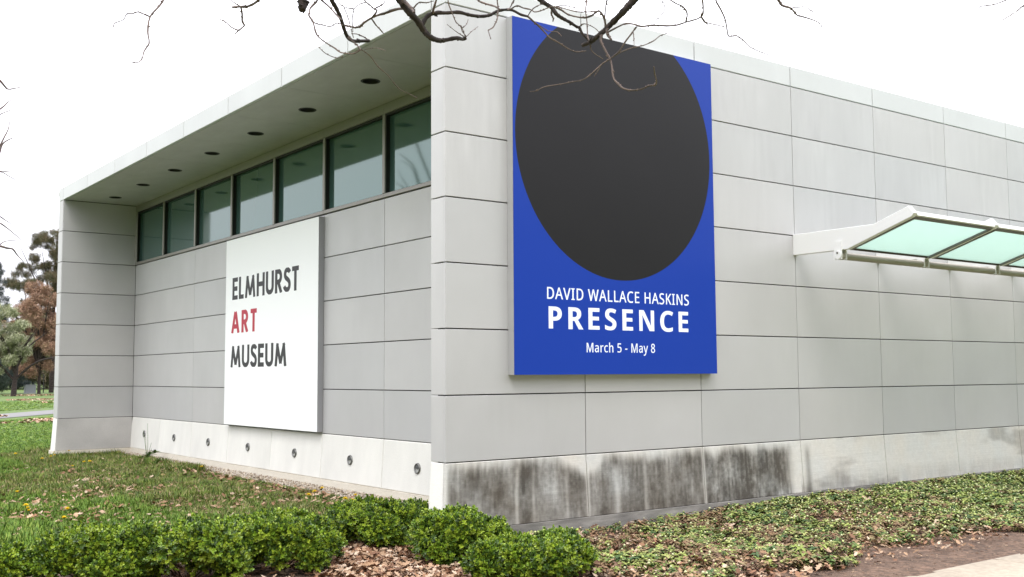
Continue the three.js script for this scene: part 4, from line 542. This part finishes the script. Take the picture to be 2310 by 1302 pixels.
function tree(name, label, [x, z], trunk, branches, blobs, { geo, size, tones, n, seed, group }) {
  const r = mulberry(seed), t = thing(name, label, 'tree', group), leaves = [];
  t.position.set(x, 0, z);
  part(t, 'trunk', tube(trunk, 10, 0.1, seed), barkDark);
  branches.forEach((b, i) => part(t, 'limb', tube(b, 7, 0.15, seed + i + 1), barkDark));
  const total = blobs.reduce((a, b) => a + b[3] * b[4], 0);
  for (const [bx, by, bz, rx, ry] of blobs) {
    const m = Math.round(n * rx * ry / total);
    for (let i = 0; i < m; i++) { const [d] = dirs(r), q = Math.pow(r(), 0.45), px = bx + d.x * rx * q, py = by + d.y * ry * q, pz = bz + d.z * rx * q; if (fbm(px * 0.9 / size * 0.3, py * 0.9 / size * 0.3 + pz, seed) < 0.36) continue; leaves.push([place(px, py, pz, r() * 6, r() * 6, r() * 6, size * (0.6 + r() * 0.8)), pick(r, tones, 0.25)]); }
  }
  stuffMesh('crown', '', '', geo, leafMat, leaves, t);
}
{
  const r = mulberry(333), blobsIn = (n, [cx, cy, cz], [ex, ey], [r0, r1]) => Array.from({ length: n }, () => { const [d] = dirs(r), q = Math.cbrt(r()), s = lerp(r0, r1, r()); return [cx + d.x * ex * q, cy + d.y * ey * q, cz + d.z * ex * q, s, s * 0.75]; });
  const fork = (n, y0, y1, sp) => Array.from({ length: n }, (_, i) => { const a = i * 2.4 + r(), s = sp * (0.5 + r() * 0.6); return [[0, y0, 0, 130], [Math.cos(a) * s * 0.4, lerp(y0, y1, 0.45), Math.sin(a) * s * 0.4, 90], [Math.cos(a) * s, y1 * (0.8 + 0.2 * r()), Math.sin(a) * s, 25]]; });
  // blossoming tree with a long limb reaching towards the building
  tree('blossom_tree', 'spreading tree in pale yellow-green blossom with a long low limb', [15.83, -95.0], [[0, 0, 0, 260], [0.05, 1.2, 0, 215], [0.15, 2.2, 0, 190], [0.1, 4.5, 0.1, 120], [0, 7.5, 0, 40]],
    [[[0.1, 1.5, 0, 130], [0.9, 2.5, 0.7, 110], [1.8, 3.2, 1.5, 90], [2.9, 3.5, 2.4, 60], [3.6, 3.7, 3.0, 35]], [[0.05, 1.4, 0, 120], [-0.9, 2.6, -0.5, 90], [-1.7, 3.6, -1.2, 50]], ...fork(7, 2.2, 7, 3)],
    blobsIn(70, [-1.2, 5.4, -0.6], [2.8, 3.2], [0.35, 0.75]), { geo: clump, size: 0.34, tones: [[0.32, 0.33, 0.19], [0.2, 0.23, 0.1], [0.42, 0.42, 0.29], [0.13, 0.15, 0.07]], n: 4600, seed: 71 });
  tree('budding_tree', 'russet budding tree standing behind the blossoming one', [20.6, -106.6], [[0, 0, 0, 180], [0, 2.5, 0, 140], [0, 10, 0, 40]], fork(12, 2, 11, 3.2),
    blobsIn(90, [-0.2, 6.6, 0], [3.6, 4.7], [0.4, 1.0]), { geo: clump, size: 0.34, tones: [[0.26, 0.14, 0.085], [0.33, 0.2, 0.13], [0.2, 0.12, 0.08], [0.36, 0.24, 0.15]], n: 9000, seed: 72 });
  tree('pine_tree', 'tall sparse pine with tufted olive-brown needles by the end of the building', [24.0, -116], [[0, 0, 0, 260], [0.1, 6, 0, 210], [0, 12, 0, 140], [0.2, 18, 0, 40]], fork(10, 7, 16, 3.5),
    [...blobsIn(40, [-0.2, 15.6, 0], [2.7, 2.6], [0.35, 0.8]), ...blobsIn(40, [-1.6, 12.6, 0], [3.4, 1.9], [0.35, 0.9]), ...blobsIn(30, [0.2, 9.6, 0], [3.6, 1.9], [0.35, 0.9])], { geo: needles, size: 0.34, tones: [[0.09, 0.09, 0.035], [0.13, 0.11, 0.05], [0.07, 0.075, 0.03], [0.17, 0.12, 0.07]], n: 9000, seed: 73 });
  tree('spruce_tree', 'dark blue-green spruce rising behind the blossoming tree', [17.4, -112], [[0, 0, 0, 220], [0, 7, 0, 140], [0, 14.5, 0, 30]], [],
    Array.from({ length: 60 }, (_, i) => { const y = 1 + (i / 60) * 12.8, a = i * 2.4, s = (14.4 - y) * 0.27; return [Math.cos(a) * s * 0.75, y, Math.sin(a) * s * 0.75, 0.28 + s * 0.26, 0.32]; }), { geo: needles, size: 0.4, tones: [[0.045, 0.065, 0.06], [0.06, 0.08, 0.075], [0.035, 0.05, 0.045]], n: 5600, seed: 74 });
  tree('evergreen_shrub', 'dark evergreen shrub low beside the blossoming tree trunk', [16.2, -104], [[0, 0, 0, 80], [0, 1.6, 0, 40], [0, 2.6, 0, 20]], [], blobsIn(14, [0, 1.5, 0], [1.0, 1.1], [0.5, 0.8]), { geo: needles, size: 0.4, tones: [[0.03, 0.045, 0.03], [0.04, 0.06, 0.04]], n: 1300, seed: 75 });
  [[23, -158, 6.5], [26.6, -165, 7.5], [26.8, -155, 5.5], [30.8, -165, 7], [30.8, -155, 5.6], [34.8, -164, 7.5], [33.3, -150, 6], [37.2, -157, 7], [17, -170, 8], [8, -175, 7.5]].forEach(([x, z, h], i) => tree('park_tree', 'soft green tree in the tree belt far across the park', [x, z], [[0, 0, 0, 220], [0, h * 0.4, 0, 160], [0, h * 0.9, 0, 40]], [], blobsIn(26, [0, h * 0.8, 0], [5.4, h * 0.7], [1.4, 2.3]), { geo: clump, size: 0.8, tones: [[0.15, 0.16, 0.08], [0.2, 0.18, 0.1], [0.16, 0.12, 0.08]], n: 3000, seed: 80 + i, group: 'trees of the far park belt' }));
  // street trees across the way, behind and beside the viewer: they stand before the low sky that lights the walls
  [[40, 12, 11], [36, 23, 12], [29, 30, 13], [20, 34, 14], [11, 35, 14], [2, 35, 15], [-7, 34, 15], [-15, 31, 15], [-22, 26, 16], [-27, 19, 15], [-29, 11, 15], [-30, 3, 14]].forEach(([x, z, h], i) => tree('street_tree', 'leafy tree in the row across the street facing the museum', [x, z], [[0, 0, 0, 240], [0.1, h * 0.25, 0, 190], [0, h * 0.85, 0, 50]], fork(5, h * 0.2, h * 0.8, 3), blobsIn(34, [0, h * 0.54, 0], [5.4, h * 0.46], [1.4, 2.3]), { geo: clump, size: 0.7, tones: [[0.09, 0.12, 0.04], [0.12, 0.15, 0.05], [0.07, 0.1, 0.035]], n: 5200, seed: 140 + i, group: 'street trees facing the museum' }));
  // grey cabinet and post on the far lawn
  const cab = thing('utility_cabinet', 'small grey metal utility cabinet standing on the far lawn', 'cabinet'); cab.position.set(20.6, 0.03, -110.5);
  const steel = phy({ color: lin(0.3, 0.31, 0.34), roughness: 0.5, metalness: 0.2 });
  part(cab, 'body', box(-0.5, 0.5, 0.06, 0.85, -0.35, 0.35), steel); part(cab, 'lid', box(-0.54, 0.54, 0.851, 0.92, -0.39, 0.39), steel); part(cab, 'plinth', box(-0.58, 0.58, -0.05, 0.058, -0.43, 0.43), plinthDull);
  const post = thing('sign_post', 'thin dark post standing on the far lawn', 'post'); post.position.set(23.2, 0.03, -116);
  part(post, 'pole', tube([[0, -0.1, 0, 60], [0, 1, 0, 60], [0, 1.9, 0, 55]], 8), darkGap); part(post, 'cap', new THREE.SphereGeometry(0.075, 10, 6).translate(0, 1.92, 0), darkGap);
}
renderer.render(scene, camera);
